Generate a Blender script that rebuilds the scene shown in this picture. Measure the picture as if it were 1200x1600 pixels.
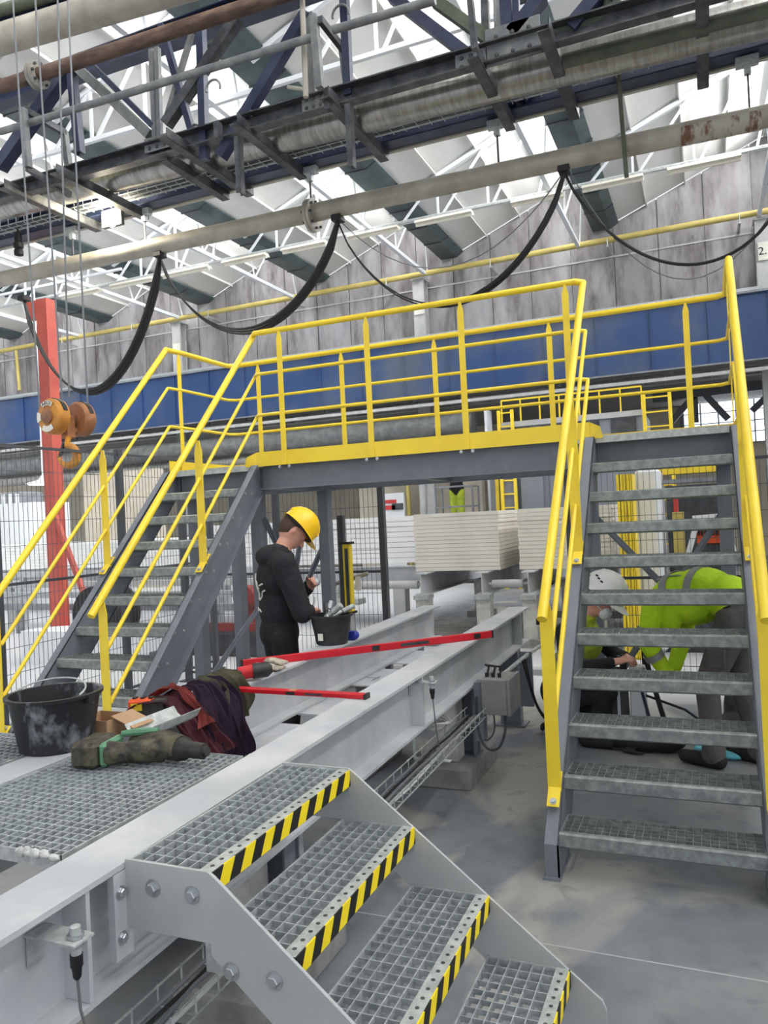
import bpy, bmesh, math, random
import numpy as np
from mathutils import Vector, Matrix, Euler
random.seed(7)
for o in list(bpy.data.objects): bpy.data.objects.remove(o)
S = bpy.context.scene
COL = S.collection
V = Vector
# ------------------------------------------------------------------ camera
F, YAW, PITCH, ROLL, H = 1198.85, 0.3994, 0.0080, -0.0488, 1.7012
fw = V((-math.sin(YAW)*math.cos(PITCH), math.cos(YAW)*math.cos(PITCH), math.sin(PITCH)))
r0 = V((math.cos(YAW), math.sin(YAW), 0)); u0 = r0.cross(fw)
rr = math.cos(ROLL)*r0 + math.sin(ROLL)*u0
uu = -math.sin(ROLL)*r0 + math.cos(ROLL)*u0
EYE = V((0, 0, H))
cam_d = bpy.data.cameras.new('camera'); cam = bpy.data.objects.new('camera', cam_d); COL.objects.link(cam)
cam_d.sensor_fit = 'VERTICAL'; cam_d.sensor_height = 36; cam_d.lens = F/1600*36; cam_d.clip_end = 200
R3 = Matrix((rr, uu, -fw)).transposed()
cam.matrix_world = Matrix.Translation(EYE) @ R3.to_4x4()
S.camera = cam
def at(px, py, X=None, Y=None, Z=None):
    """surveyed position in metres of a photographed point lying on a known plane"""
    d = fw + rr*((px-600)/F) + uu*((800-py)/F)
    if X is not None: t = (X-EYE.x)/d.x
    elif Y is not None: t = (Y-EYE.y)/d.y
    else: t = (Z-EYE.z)/d.z
    return EYE + d*t
# ------------------------------------------------------------------ world, light, exposure
W = bpy.data.worlds.new('overcast'); S.world = W; W.use_nodes = True
bg = W.node_tree.nodes['Background']; bg.inputs[0].default_value = (0.93, 0.965, 1.0, 1); bg.inputs[1].default_value = 0.55
S.view_settings.view_transform = 'Standard'; S.view_settings.look = 'None'
S.view_settings.gamma = 1; S.view_settings.use_curve_mapping = False; S.view_settings.exposure = 0.88
GX = [-2.22 + 4.15*k for k in range(-7, 3)]      # gutter lines of the sawtooth roof
GZ = 8.93; PITCHR = 0.40; YB = 20.6
ROOF_Y0 = -3.0
def area(name, loc, dirv, sx, sy, power, col=(1, .985, .96)):
    l = bpy.data.lights.new(name, 'AREA'); l.shape = 'RECTANGLE'; l.size = sx; l.size_y = sy; l.energy = power; l.color = col
    o = bpy.data.objects.new(name, l); COL.objects.link(o); o.location = loc
    z = -V(dirv).normalized(); y = V((0, 1, 0)); x = y.cross(z).normalized(); y = z.cross(x)
    o.rotation_euler = Matrix((x, y, z)).transposed().to_euler()
    return o
for gx in GX[1:]:                                 # daylight of each north-light glazing strip
    area('skylight_daylight', (gx-0.16, 9.3, 9.78), (-1, 0, -.55), 1.15, 21.0, 820)
# ------------------------------------------------------------------ materials
def lin(c):
    c = c/255
    return c/12.92 if c <= .04045 else ((c+.055)/1.055)**2.4
def rgb(r, g, b): return (lin(r), lin(g), lin(b), 1)
MATS = {}
def mat(name, c, rough=.6, metal=0., c2=None, scale=6., lo=.4, hi=.65, bump=0., bscale=40., stretch=None, c3=None, scale3=1.2, detail=5., trans=0., emit=0., spec=.5, alpha=1.):
    m = bpy.data.materials.new(name); m.use_nodes = True; nt = m.node_tree; N = nt.nodes; L = nt.links
    p = N['Principled BSDF']; p.inputs['Roughness'].default_value = rough; p.inputs['Metallic'].default_value = metal
    p.inputs['Base Color'].default_value = rgb(*c); p.inputs['Specular IOR Level'].default_value = spec
    if trans: p.inputs['Transmission Weight'].default_value = trans
    if alpha < 1: p.inputs['Alpha'].default_value = alpha
    if emit: p.inputs['Emission Color'].default_value = rgb(*c); p.inputs['Emission Strength'].default_value = emit
    if c2 or bump:
        tc = N.new('ShaderNodeTexCoord'); mp = N.new('ShaderNodeMapping'); L.new(tc.outputs['Object'], mp.inputs[0])
        if stretch: mp.inputs['Scale'].default_value = stretch
    last = None
    def layer(base, col, sc, lo, hi):
        n = N.new('ShaderNodeTexNoise'); n.inputs['Scale'].default_value = sc; n.inputs['Detail'].default_value = detail; n.inputs['Roughness'].default_value = .62
        L.new(mp.outputs[0], n.inputs['Vector'])
        r = N.new('ShaderNodeMapRange'); r.inputs[1].default_value = lo; r.inputs[2].default_value = hi; L.new(n.outputs[0], r.inputs[0])
        x = N.new('ShaderNodeMix'); x.data_type = 'RGBA'; L.new(r.outputs[0], x.inputs[0])
        if base is None: x.inputs[6].default_value = rgb(*c)
        else: L.new(base, x.inputs[6])
        x.inputs[7].default_value = rgb(*col); return x.outputs[2]
    if c2: last = layer(None, c2, scale, lo, hi)
    if c3: last = layer(last, c3, scale3, .48, .66)
    if last: L.new(last, p.inputs['Base Color'])
    if bump:
        n = N.new('ShaderNodeTexNoise'); n.inputs['Scale'].default_value = bscale; n.inputs['Detail'].default_value = 4; L.new(tc.outputs['Object'], n.inputs['Vector'])
        b = N.new('ShaderNodeBump'); b.inputs['Strength'].default_value = bump; b.inputs['Distance'].default_value = .02 if bump >= 1 else .01
        L.new(n.outputs[0], b.inputs['Height']); L.new(b.outputs[0], p.inputs['Normal'])
    MATS[name] = m; return m
def stripes(name, c1, c2, vec, period, duty=.5, rough=.5):
    """flat printed bands: distance along vec, folded by period"""
    m = bpy.data.materials.new(name); m.use_nodes = True; nt = m.node_tree; N = nt.nodes; L = nt.links
    p = N['Principled BSDF']; p.inputs['Roughness'].default_value = rough
    tc = N.new('ShaderNodeTexCoord'); d = N.new('ShaderNodeVectorMath'); d.operation = 'DOT_PRODUCT'; L.new(tc.outputs['Object'], d.inputs[0]); d.inputs[1].default_value = vec
    a = N.new('ShaderNodeMath'); a.operation = 'DIVIDE'; L.new(d.outputs['Value'], a.inputs[0]); a.inputs[1].default_value = period
    f = N.new('ShaderNodeMath'); f.operation = 'FRACT'; L.new(a.outputs[0], f.inputs[0])
    g = N.new('ShaderNodeMath'); g.operation = 'GREATER_THAN'; L.new(f.outputs[0], g.inputs[0]); g.inputs[1].default_value = duty
    x = N.new('ShaderNodeMix'); x.data_type = 'RGBA'; L.new(g.outputs[0], x.inputs[0]); x.inputs[6].default_value = rgb(*c1); x.inputs[7].default_value = rgb(*c2)
    L.new(x.outputs[2], p.inputs['Base Color']); MATS[name] = m; return m
mat('yellow', (251, 220, 54), .35, c2=(243, 208, 52), scale=3)
mat('steelgrey', (116, 121, 131), .45, c2=(130, 135, 144), scale=5, lo=.45, hi=.8)
mat('galv', (166, 172, 171), .42, .25, c2=(196, 200, 198), scale=26, lo=.4, hi=.62, bump=.12)
mat('galvdark', (160, 167, 170), .45, .2, c2=(188, 194, 196), scale=30, lo=.4, hi=.62)
mat('beamwhite', (186, 189, 195), .5, c2=(205, 206, 207), scale=2.6, c3=(170, 174, 179), scale3=1.1, bump=.06)
mat('dustgrey', (176, 178, 178), .6, c2=(192, 193, 192), scale=5)
mat('platepaint', (172, 175, 176), .45, c2=(182, 184, 184), scale=4)
mat('bolt', (186, 190, 194), .3, .8)
mat('floor', (108, 113, 122), .62, c2=(136, 140, 146), scale=1.6, lo=.35, hi=.68, c3=(158, 157, 153), scale3=.33, bump=.05, bscale=9, detail=9)
def floor_material():
    m = MATS['floor']; nt = m.node_tree; N = nt.nodes; L = nt.links; p = N['Principled BSDF']
    src = p.inputs['Base Color'].links[0].from_socket
    tc = N.new('ShaderNodeTexCoord')
    def noise(scale, lo, hi, detail=6, dist=.4):
        n = N.new('ShaderNodeTexNoise'); n.inputs['Scale'].default_value = scale; n.inputs['Detail'].default_value = detail; n.inputs['Distortion'].default_value = dist; L.new(tc.outputs['Object'], n.inputs['Vector'])
        r = N.new('ShaderNodeMapRange'); r.inputs[1].default_value = lo; r.inputs[2].default_value = hi; L.new(n.outputs[0], r.inputs[0]); return r.outputs[0]
    def mix(fac, a, col):
        x = N.new('ShaderNodeMix'); x.data_type = 'RGBA'; L.new(fac, x.inputs[0]); L.new(a, x.inputs[6]); x.inputs[7].default_value = rgb(*col); return x.outputs[2]
    c = mix(noise(.62, .53, .59, 7, 1.2), src, (162, 160, 154))          # worn pale screed patches
    c = mix(noise(7, .55, .8, 8), c, (104, 108, 114))                    # fine scuffs
    sp = N.new('ShaderNodeSeparateXYZ'); L.new(tc.outputs['Object'], sp.inputs[0])
    def step(out, lo, hi):
        r = N.new('ShaderNodeMapRange'); r.inputs[1].default_value = lo; r.inputs[2].default_value = hi; L.new(out, r.inputs[0]); return r.outputs[0]
    a0 = step(sp.outputs[1], 6.7, 7.3); a1 = step(sp.outputs[1], 10.2, 9.0); am = N.new('ShaderNodeMath'); am.operation = 'MULTIPLY'; L.new(a0, am.inputs[0]); L.new(a1, am.inputs[1]); a = am.outputs[0]; b2 = step(sp.outputs[0], -4.3, -5.2)
    mx = N.new('ShaderNodeMath'); mx.operation = 'MAXIMUM'; L.new(a, mx.inputs[0]); L.new(b2, mx.inputs[1])
    ml = N.new('ShaderNodeMath'); ml.operation = 'MULTIPLY'; L.new(mx.outputs[0], ml.inputs[0]); ml.inputs[1].default_value = .85
    c = mix(ml.outputs[0], c, (206, 208, 212))                           # plaster dust settled beyond the fence
    L.new(c, p.inputs['Base Color'])
floor_material()
mat('concrete', (150, 150, 148), .85, c2=(124, 124, 122), scale=9, bump=.3, bscale=30)
mat('whiteconcrete', (206, 206, 200), .8, c2=(170, 170, 164), scale=5, bump=.1)
mat('panel', (142, 139, 141), .8, c2=(84, 77, 77), scale=1.7, lo=.44, hi=.72, stretch=(1.5, 1, .42), c3=(172, 171, 174), scale3=.9, bump=.1)
mat('roofwhite', (224, 224, 220), .6, c2=(214, 214, 211), scale=.7)
mat('gutter', (62, 76, 78), .5, c2=(78, 92, 94), scale=2)
mat('trusswhite', (226, 230, 234), .45)
mat('glazing', (235, 240, 245), .2, trans=.9)
mat('crane_blue', (34, 64, 112), .45, c2=(42, 72, 120), scale=.6, c3=(78, 90, 110), scale3=.35)
mat('navy', (34, 42, 70), .42, c2=(54, 62, 84), scale=3)
mat('darksteel', (58, 60, 64), .45, .3, c2=(90, 92, 94), scale=6)
mat('greysteel', (104, 106, 108), .5, .25, c2=(130, 132, 132), scale=5)
mat('insul', (166, 166, 162), .3, .8, c2=(136, 135, 131), scale=4, stretch=(6, 1, 1), bump=.15, bscale=8)
mat('pipegrey', (164, 162, 154), .5, .2, c2=(132, 128, 120), scale=3, stretch=(3, 1, 1))
mat('pipebeige', (168, 164, 152), .5, .1, c2=(146, 141, 130), scale=3)
mat('rust', (72, 52, 44), .6, .1, c2=(116, 94, 80), scale=4, stretch=(.6, 2, 2))
mat('mossy', (88, 94, 78), .7, c2=(66, 72, 60), scale=4)
mat('gaspipe', (192, 176, 104), .5, c2=(172, 156, 88), scale=2)
mat('rubber', (26, 26, 28), .55)
mat('rustpatch', (168, 164, 152), .5, .1, c2=(110, 78, 58), scale=5, lo=.5, hi=.62, stretch=(2.5, 1, 1))
mat('galvtread', (126, 133, 133), .42, .3, c2=(158, 164, 162), scale=22, lo=.4, hi=.62, bump=.12)
mat('redmachine', (140, 48, 44), .6, c2=(80, 40, 40), scale=4)
mat('cablegrey', (110, 112, 116), .5)
mat('redpaint', (190, 88, 74), .5, c2=(170, 72, 62), scale=2)
mat('hookorange', (204, 142, 44), .5, c2=(168, 106, 52), scale=5)
mat('hookbrown', (168, 112, 70), .55, c2=(120, 84, 62), scale=4)
mat('labelwhite', (222, 220, 210), .6)
mat('ink', (30, 30, 32), .7)
mat('board', (232, 228, 218), .8, c2=(222, 217, 206), scale=2)
mat('boardwhite', (246, 246, 246), .7)
mat('bucket', (30, 31, 35), .5, c2=(150, 154, 162), scale=9, lo=.54, hi=.72, stretch=(1, 1, .6))
mat('bucketclean', (40, 41, 43), .5, c2=(70, 72, 74), scale=8, lo=.55, hi=.8)
mat('levelred', (204, 26, 42), .4)
mat('boxgrey', (128, 128, 126), .55, c2=(144, 144, 142), scale=5)
mat('toolred', (200, 30, 40), .5)
mat('toolblack', (30, 30, 32), .5, c2=(52, 50, 48), scale=20)
mat('camo', (74, 70, 58), .6, c2=(40, 36, 34), scale=22, lo=.42, hi=.56, c3=(98, 94, 72), scale3=18)
mat('toolgreen', (96, 144, 112), .6)
mat('orange', (224, 84, 34), .5)
mat('cardboard', (176, 142, 110), .8)
mat('cardwhite', (236, 238, 242), .7)
mat('maroon', (106, 54, 62), .9, c2=(86, 44, 56), scale=12, bump=.3)
mat('purple', (60, 42, 66), .9, c2=(48, 32, 54), scale=12, bump=.3)
mat('redcloth', (156, 72, 66), .9, bump=.3)
mat('olive', (106, 104, 82), .9, c2=(90, 88, 70), scale=10, bump=.3)
mat('glove', (196, 186, 168), .9, c2=(140, 130, 118), scale=18, bump=.4)
mat('bluething', (36, 52, 150), .5)
mat('cloth_black', (27, 28, 33), .9, c2=(42, 43, 49), scale=6, lo=.5, hi=.8, bump=1.0, bscale=11)
mat('trousers_black', (25, 26, 30), .9, c2=(62, 62, 66), scale=5, lo=.62, hi=.85, bump=1.0, bscale=11)
mat('skin', (206, 150, 130), .55)
mat('hair', (74, 54, 44), .8, bump=.5, bscale=120)
mat('hardhat', (250, 200, 20), .3)
mat('hatwhite', (232, 232, 230), .35)
mat('hivis', (196, 236, 34), .8, c2=(180, 222, 30), scale=8, bump=1.0, bscale=11)
mat('hivisvest', (190, 206, 60), .8, c2=(160, 176, 60), scale=8, bump=1.0, bscale=11)
mat('reflect', (150, 152, 150), .4, .3)
mat('trousers_grey', (104, 100, 98), .9, c2=(84, 80, 80), scale=6, bump=1.0, bscale=11)
mat('shoe', (32, 31, 32), .7)
mat('cyan', (112, 206, 226), .5)
mat('machinegrey', (120, 124, 130), .5, c2=(140, 144, 150), scale=4)
mat('machinewhite', (220, 224, 228), .5)
mat('machinedark', (52, 54, 58), .6, c2=(80, 82, 86), scale=6)
mat('sandwich', (126, 131, 140), .5, c2=(136, 141, 149), scale=.8)
mat('beigewall', (206, 198, 182), .85, c2=(188, 180, 164), scale=1.2, bump=.1)
mat('fencedark', (74, 77, 82), .45)
mat('wire', (84, 87, 92), .45)
mat('lampglow', (255, 236, 190), .5, emit=30)
mat('lampwhite', (250, 246, 232), .5, emit=2.2)
mat('tubeoff', (232, 228, 214), .4)
mat('signred', (196, 60, 60), .6)
mat('glasspane', (210, 222, 230), .15, .2)
mat('daywindow', (238, 244, 250), .5, emit=1.3)
mat('whiteboardtop', (240, 240, 238), .8)
mat('dust', (214, 214, 212), .9, c2=(196, 196, 194), scale=8, bump=.2)
stripes('hazard', (250, 222, 20), (18, 18, 18), (0, 1, -.6), .096, .5)
# ------------------------------------------------------------------ mesh helpers
def nb(): return bmesh.new()
def box(bm, c, s, R=None):
    c = V(c); h = V(s)/2; vs = []
    for x in (-1, 1):
        for y in (-1, 1):
            for z in (-1, 1):
                p = V((x*h.x, y*h.y, z*h.z))
                if R is not None: p = R @ p
                vs.append(bm.verts.new(c+p))
    for f in ((0, 1, 3, 2), (4, 6, 7, 5), (0, 4, 5, 1), (2, 3, 7, 6), (0, 2, 6, 4), (1, 5, 7, 3)): bm.faces.new([vs[i] for i in f])
def bx(bm, a, b):
    a, b = V(a), V(b); box(bm, (a+b)/2, (abs(b.x-a.x), abs(b.y-a.y), abs(b.z-a.z)))
def frame(p, q, up=(0, 0, 1)):
    d = (V(q)-V(p)); L = d.length; d.normalize(); u = V(up)
    if abs(d.dot(u)) > .98: u = V((0, 1, 0)) if abs(d.y) < .9 else V((1, 0, 0))
    s = d.cross(u).normalized(); u = s.cross(d)
    return d, s, u, L
def bar(bm, p, q, w, h, up=(0, 0, 1), off=(0, 0)):
    d, s, u, L = frame(p, q, up)
    c = (V(p)+V(q))/2 + s*off[0] + u*off[1]
    box(bm, c, (L, w, h), Matrix((d, s, u)).transposed())
def angle(bm, p, q, w, t=.008, up=(0, 0, 1)):
    bar(bm, p, q, t, w, up, (w/2, 0)); bar(bm, p, q, w, t, up, (0, -w/2))
def channel(bm, p, q, w, h, t=.01, up=(0, 0, 1), side=1):
    bar(bm, p, q, t, h, up, (side*(w/2), 0)); bar(bm, p, q, w, t, up, (0, h/2)); bar(bm, p, q, w, t, up, (0, -h/2))
def ibeam(bm, p, q, w, h, tf=.014, tw=.01, up=(0, 0, 1)):
    bar(bm, p, q, tw, h-2*tf, up); bar(bm, p, q, w, tf, up, (0, h/2-tf/2)); bar(bm, p, q, w, tf, up, (0, -h/2+tf/2))
def tube(bm, pts, r, n=10, closed=False):
    pts = [V(p) for p in pts]; rings = []; prev = None
    for i, p in enumerate(pts):
        if i == 0: d = pts[1]-p
        elif i == len(pts)-1: d = p-pts[i-1]
        else: d = (pts[i+1]-p).normalized()+(p-pts[i-1]).normalized()
        d.normalize()
        if prev is None:
            u = V((0, 0, 1)) if abs(d.z) < .9 else V((1, 0, 0)); s = d.cross(u).normalized()
        else: s = (prev - d*prev.dot(d)).normalized()
        prev = s; u = s.cross(d)
        ri = r[i] if isinstance(r, (list, tuple)) else r
        rings.append([bm.verts.new(p + (s*math.cos(a)+u*math.sin(a))*ri) for a in [2*math.pi*k/n for k in range(n)]])
    for a, b in zip(rings, rings[1:]):
        for k in range(n): bm.faces.new((a[k], a[(k+1) % n], b[(k+1) % n], b[k]))
    bm.faces.new(rings[0][::-1]); bm.faces.new(rings[-1])
def lathe(bm, prof, n=24, c=(0, 0, 0), R=None):
    c = V(c); rings = []
    for r, z in prof:
        ring = []
        for k in range(n):
            p = V((max(r, 1e-4)*math.cos(2*math.pi*k/n), max(r, 1e-4)*math.sin(2*math.pi*k/n), z))
            if R is not None: p = R @ p
            ring.append(bm.verts.new(c+p))
        rings.append(ring)
    for a, b in zip(rings, rings[1:]):
        for k in range(n): bm.faces.new((a[k], a[(k+1) % n], b[(k+1) % n], b[k]))
    bm.faces.new(rings[0][::-1]); bm.faces.new(rings[-1])
def prism(bm, poly, vec):
    vec = V(vec); a = [bm.verts.new(V(p)) for p in poly]; b = [bm.verts.new(V(p)+vec) for p in poly]; n = len(a)
    bm.faces.new(a); bm.faces.new(b[::-1])
    for k in range(n): bm.faces.new((a[k], b[k], b[(k+1) % n], a[(k+1) % n]))
def ell(bm, c, r, R=None, nu=20, nv=12):
    c = V(c); prof = [(math.sin(math.pi*i/nv), -math.cos(math.pi*i/nv)) for i in range(nv+1)]
    rings = []
    for a, z in prof:
        ring = []
        for k in range(nu):
            p = V((max(a, .01)*math.cos(2*math.pi*k/nu)*r[0], max(a, .01)*math.sin(2*math.pi*k/nu)*r[1], z*r[2]))
            if R is not None: p = R @ p
            ring.append(bm.verts.new(c+p))
        rings.append(ring)
    for a, b in zip(rings, rings[1:]):
        for k in range(nu): bm.faces.new((a[k], a[(k+1) % nu], b[(k+1) % nu], b[k]))
    bm.faces.new(rings[0][::-1]); bm.faces.new(rings[-1])
ORG = {}
def org(o): return ORG.get(o.name, V((0, 0, 0)))
def link(name, me, parent=None, loc=None):
    o = bpy.data.objects.new(name, me); COL.objects.link(o)
    if parent: o.parent = parent
    if loc is not None: o.location = V(loc)-(org(parent) if parent else V((0, 0, 0)))
    return o
def make(name, bm, m, parent=None, smooth=False, bevel=0., origin=None, keep=False):
    """bmesh in world metres -> one mesh object; a child is stored relative to its thing's base"""
    o3 = org(parent) if parent else (V(origin) if origin is not None else V((0, 0, 0)))
    if bevel: bmesh.ops.bevel(bm, geom=list(bm.edges), offset=bevel, segments=1, affect='EDGES', clamp_overlap=True)
    bmesh.ops.recalc_face_normals(bm, faces=list(bm.faces))
    if o3.length: bmesh.ops.translate(bm, verts=list(bm.verts), vec=-o3)
    me = bpy.data.meshes.new(name); bm.to_mesh(me); bm.free()
    ms = m if isinstance(m, (list, tuple)) else [m]
    for x in ms: me.materials.append(MATS[x])
    if smooth:
        me.polygons.foreach_set('use_smooth', [True]*len(me.polygons))
        try: me.set_sharp_from_angle(angle=math.radians(40))
        except Exception: pass
    o = bpy.data.objects.new(name, me); COL.objects.link(o)
    if parent: o.parent = parent
    else: o.location = o3
    ORG[o.name] = o3
    return o
def tag(o, label=None, cat=None, group=None, kind=None):
    if label: o['label'] = label
    if cat: o['category'] = cat
    if group: o['group'] = group
    if kind: o['kind'] = kind
    return o
def thing(name, label, cat, loc=(0, 0, 0), group=None):
    o = bpy.data.objects.new(name, None); COL.objects.link(o); o.location = loc; o.empty_display_size = .1
    ORG[o.name] = V(loc); return tag(o, label, cat, group)
def struct(name, bm, m, parent=None, **k):
    o = make(name, bm, m, parent, **k)
    if not parent: o['kind'] = 'structure'
    return o
def sag(p, q, drop, n=14):
    p, q = V(p), V(q); return [p.lerp(q, t/n) - V((0, 0, drop*4*(t/n)*(1-t/n))) for t in range(n+1)]
def text_mesh(body, size, depth=.001):
    c = bpy.data.curves.new('lettering', 'FONT'); c.body = body; c.size = size; c.extrude = depth; c.align_x = 'CENTER'; c.align_y = 'CENTER'
    o = bpy.data.objects.new('lettering', c); COL.objects.link(o)
    dg = bpy.context.evaluated_depsgraph_get(); me = bpy.data.meshes.new_from_object(o.evaluated_get(dg)); bpy.data.objects.remove(o); bpy.data.curves.remove(c)
    return me
def lettering(name, body, size, loc, xdir, ydir, m, parent=None):
    me = text_mesh(body, size); x = V(xdir).normalized(); y = V(ydir).normalized(); z = x.cross(y)
    me.transform(Matrix.Translation(V(loc)-(org(parent) if parent else V((0, 0, 0)))) @ Matrix((x, y, z)).transposed().to_4x4())
    me.materials.append(MATS[m]); o = bpy.data.objects.new(name, me); COL.objects.link(o)
    if parent: o.parent = parent
    return o
# ================================================================== SETTING
b = nb(); bx(b, (-36, -7, -.2), (14, 27, 0)); floor = struct('floor', b, 'floor')
# control joints cut in the slab
b = nb()
for p, q in (((-1.9, 1.2), (3.5, 4.1)), ((-5.2, 8.2), (4, 8.2)), ((-3.2, 3.0), (1.6, 3.0))):
    bar(b, (p[0], p[1], .0005), (q[0], q[1], .0005), .006, .003)
make('slab_joint', b, 'dustgrey', floor)
# sawtooth roof
def roofz(x):
    for g in GX:
        if g <= x < g+4.15: return GZ + .02 + PITCHR*max(0, min(x-g-.2, 3.72))
    return GZ
b = nb()
for g in GX:
    zr = GZ + PITCHR*3.72
    bx(b, (g+3.86, ROOF_Y0, zr-.02), (g+4.0, YB, zr+.16))             # ridge beam
ceiling = struct('ceiling', b, 'roofwhite')
th = math.atan(PITCHR); sw = 3.72/4/math.cos(th); Rr = Matrix.Rotation(-th, 3, 'Y')
b = nb(); NY = 6; ly = (YB-ROOF_Y0)/NY
box(b, (sw/2, 0, .03), (sw+.05, ly-.012, .05)); box(b, (.0, 0, -.035), (.02, ly-.012, .1))
bmesh.ops.rotate(b, verts=list(b.verts), cent=(0, 0, 0), matrix=Rr)
bmesh.ops.recalc_face_normals(b, faces=list(b.faces)); pm = bpy.data.meshes.new('roof_panel'); b.to_mesh(pm); b.free(); pm.materials.append(MATS['roofwhite'])
for g in GX:
    for i in range(4):
        for j in range(NY):
            link('roof_panel', pm, ceiling, (g+.2+i*.93, ROOF_Y0+ly*(j+.5), GZ+.03+PITCHR*.93*i))
for gi, g in enumerate(GX):
    b = nb()                                                            # folded sheet gutter with joint bands
    poly = [(g-.2, 0, GZ+.42), (g-.2, 0, GZ-.06), (g+.26, 0, GZ-.06), (g+.46, 0, GZ+.06), (g+.44, 0, GZ+.1), (g+.24, 0, GZ-.02), (g-.16, 0, GZ-.02), (g-.16, 0, GZ+.42)]
    prism(b, [(x, ROOF_Y0, z) for x, y, z in poly], (0, YB-ROOF_Y0-.02, 0))
    gt = struct('gutter', b, 'gutter', ceiling)
    b = nb()
    for k in range(19):
        y = ROOF_Y0+1.2*k+.6
        prism(b, [(g-.22, y, GZ+.3), (g-.22, y, GZ-.08), (g+.265, y, GZ-.08), (g+.48, y, GZ+.045), (g+.46, y, GZ+.06), (g+.26, y, GZ-.06), (g-.2, y, GZ-.06), (g-.2, y, GZ+.3)], (0, .03, 0))
    struct('joint_band', b, 'darksteel', gt)
    b = nb(); zr = GZ+PITCHR*3.72
    bar(b, (g-.19, ROOF_Y0, GZ+.42), (g-.19, YB, GZ+.42), .06, .06); bar(b, (g-.24, ROOF_Y0, zr), (g-.24, YB, zr), .06, .06)
    for k in range(24): y = ROOF_Y0+k; bar(b, (g-.19, y, GZ+.42), (g-.24, y, zr), .04, .04, (0, 1, 0))
    w = struct('window_%d' % (gi+1), b, 'trusswhite')
    b = nb(); prism(b, [(g-.17, ROOF_Y0, GZ+.45), (g-.22, ROOF_Y0, zr), (g-.215, ROOF_Y0, zr), (g-.165, ROOF_Y0, GZ+.45)], (0, YB-ROOF_Y0, 0)); make('pane', b, 'glazing', w)
# end wall of the hall: concrete panels between light joints
PX0, PW = -7.316, 1.08
def wallpoly(x0, x1, z0, top):
    pts = [(x0, 0, z0), (x1, 0, z0)]
    if top is not None: pts += [(x1, 0, top), (x0, 0, top)]
    else:
        xs = [x1]
        for g in GX:
            for e in (g+3.92, g+4.149, g+4.151, g+.2):
                if x0 < e < x1: xs.append(e)
        xs.append(x0); xs.sort(reverse=True)
        pts += [(x, 0, roofz(x)-.01 if x > -33 else GZ) for x in xs]
    return pts
b = nb(); prism(b, [(x, YB+.06, z) for x, y, z in wallpoly(-31, 9, 4.75, 9.0)], (0, .25, 0))
for g in GX: prism(b, [(g, YB+.06, 8.99), (g+4.15, YB+.06, 8.99), (g+4.15, YB+.06, GZ+.1), (g+3.95, YB+.06, GZ+PITCHR*3.72), (g+.2, YB+.06, GZ+.02)], (0, .2, 0))
wall = struct('wall_back', b, 'dustgrey')
for k in range(-21, 14):
    x0 = PX0+PW*k+.016; x1 = x0+PW-.032
    b = nb(); prism(b, [(x, YB, z) for x, y, z in wallpoly(x0, x1, 4.75, 8.13)], (0, .06, 0)); make('concrete_panel', b, 'panel', wall)
    b = nb(); prism(b, [(x, YB, z) for x, y, z in wallpoly(x0, x1, 8.17, None)], (0, .06, 0)); make('concrete_panel', b, 'panel', wall)
b = nb(); bx(b, (-31, YB-.02, 8.125), (9, YB+.02, 8.165)); make('joint_strip', b, 'dustgrey', wall)
# the lower bay seen beneath the girder
b = nb(); bx(b, (-36, 26, 0), (14, 26.3, 5)); rear = struct('wall_rear', b, 'beigewall')
b = nb(); bx(b, (-31, 20.9, 4.75), (9, 26.3, 4.95)); struct('ceiling_light_stop', b, 'concrete')  # ceiling slab added to stop light entering the lower bay
# columns of the end wall (two bays apart)
for k, x in enumerate((-15.45, -7.15, 1.5)):
    b = nb(); ibeam(b, (x, YB-.28, 0), (x, YB-.28, 8.3), .34, .3, .03, .03, (0, 1, 0)); bx(b, (x-.2, YB-.5, 0), (x+.2, YB-.1, .04)); bx(b, (x-.2, YB-.5, 8.28), (x+.2, YB-.05, 8.32))
    t = tag(make('steel_column', b, 'dustgrey', origin=(x, YB-.28, 0)), ['pale steel column at the left of the concrete wall', 'pale steel column at the middle of the concrete wall', 'pale steel column at the right end of the concrete wall'][k], 'column', 'end wall columns')
    b = nb(); bx(b, (x-.13, YB-.47, 7.32), (x+.17, YB-.455, 7.62) if k < 2 else (x+.2, YB-.455, 7.75)); s = make('number_plate', b, 'labelwhite', t)
    if k == 2: lettering('plate_number', '2.1', .26, (x+.03, YB-.475, 7.53), (1, 0, 0), (0, 0, 1), 'ink', s)
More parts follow.
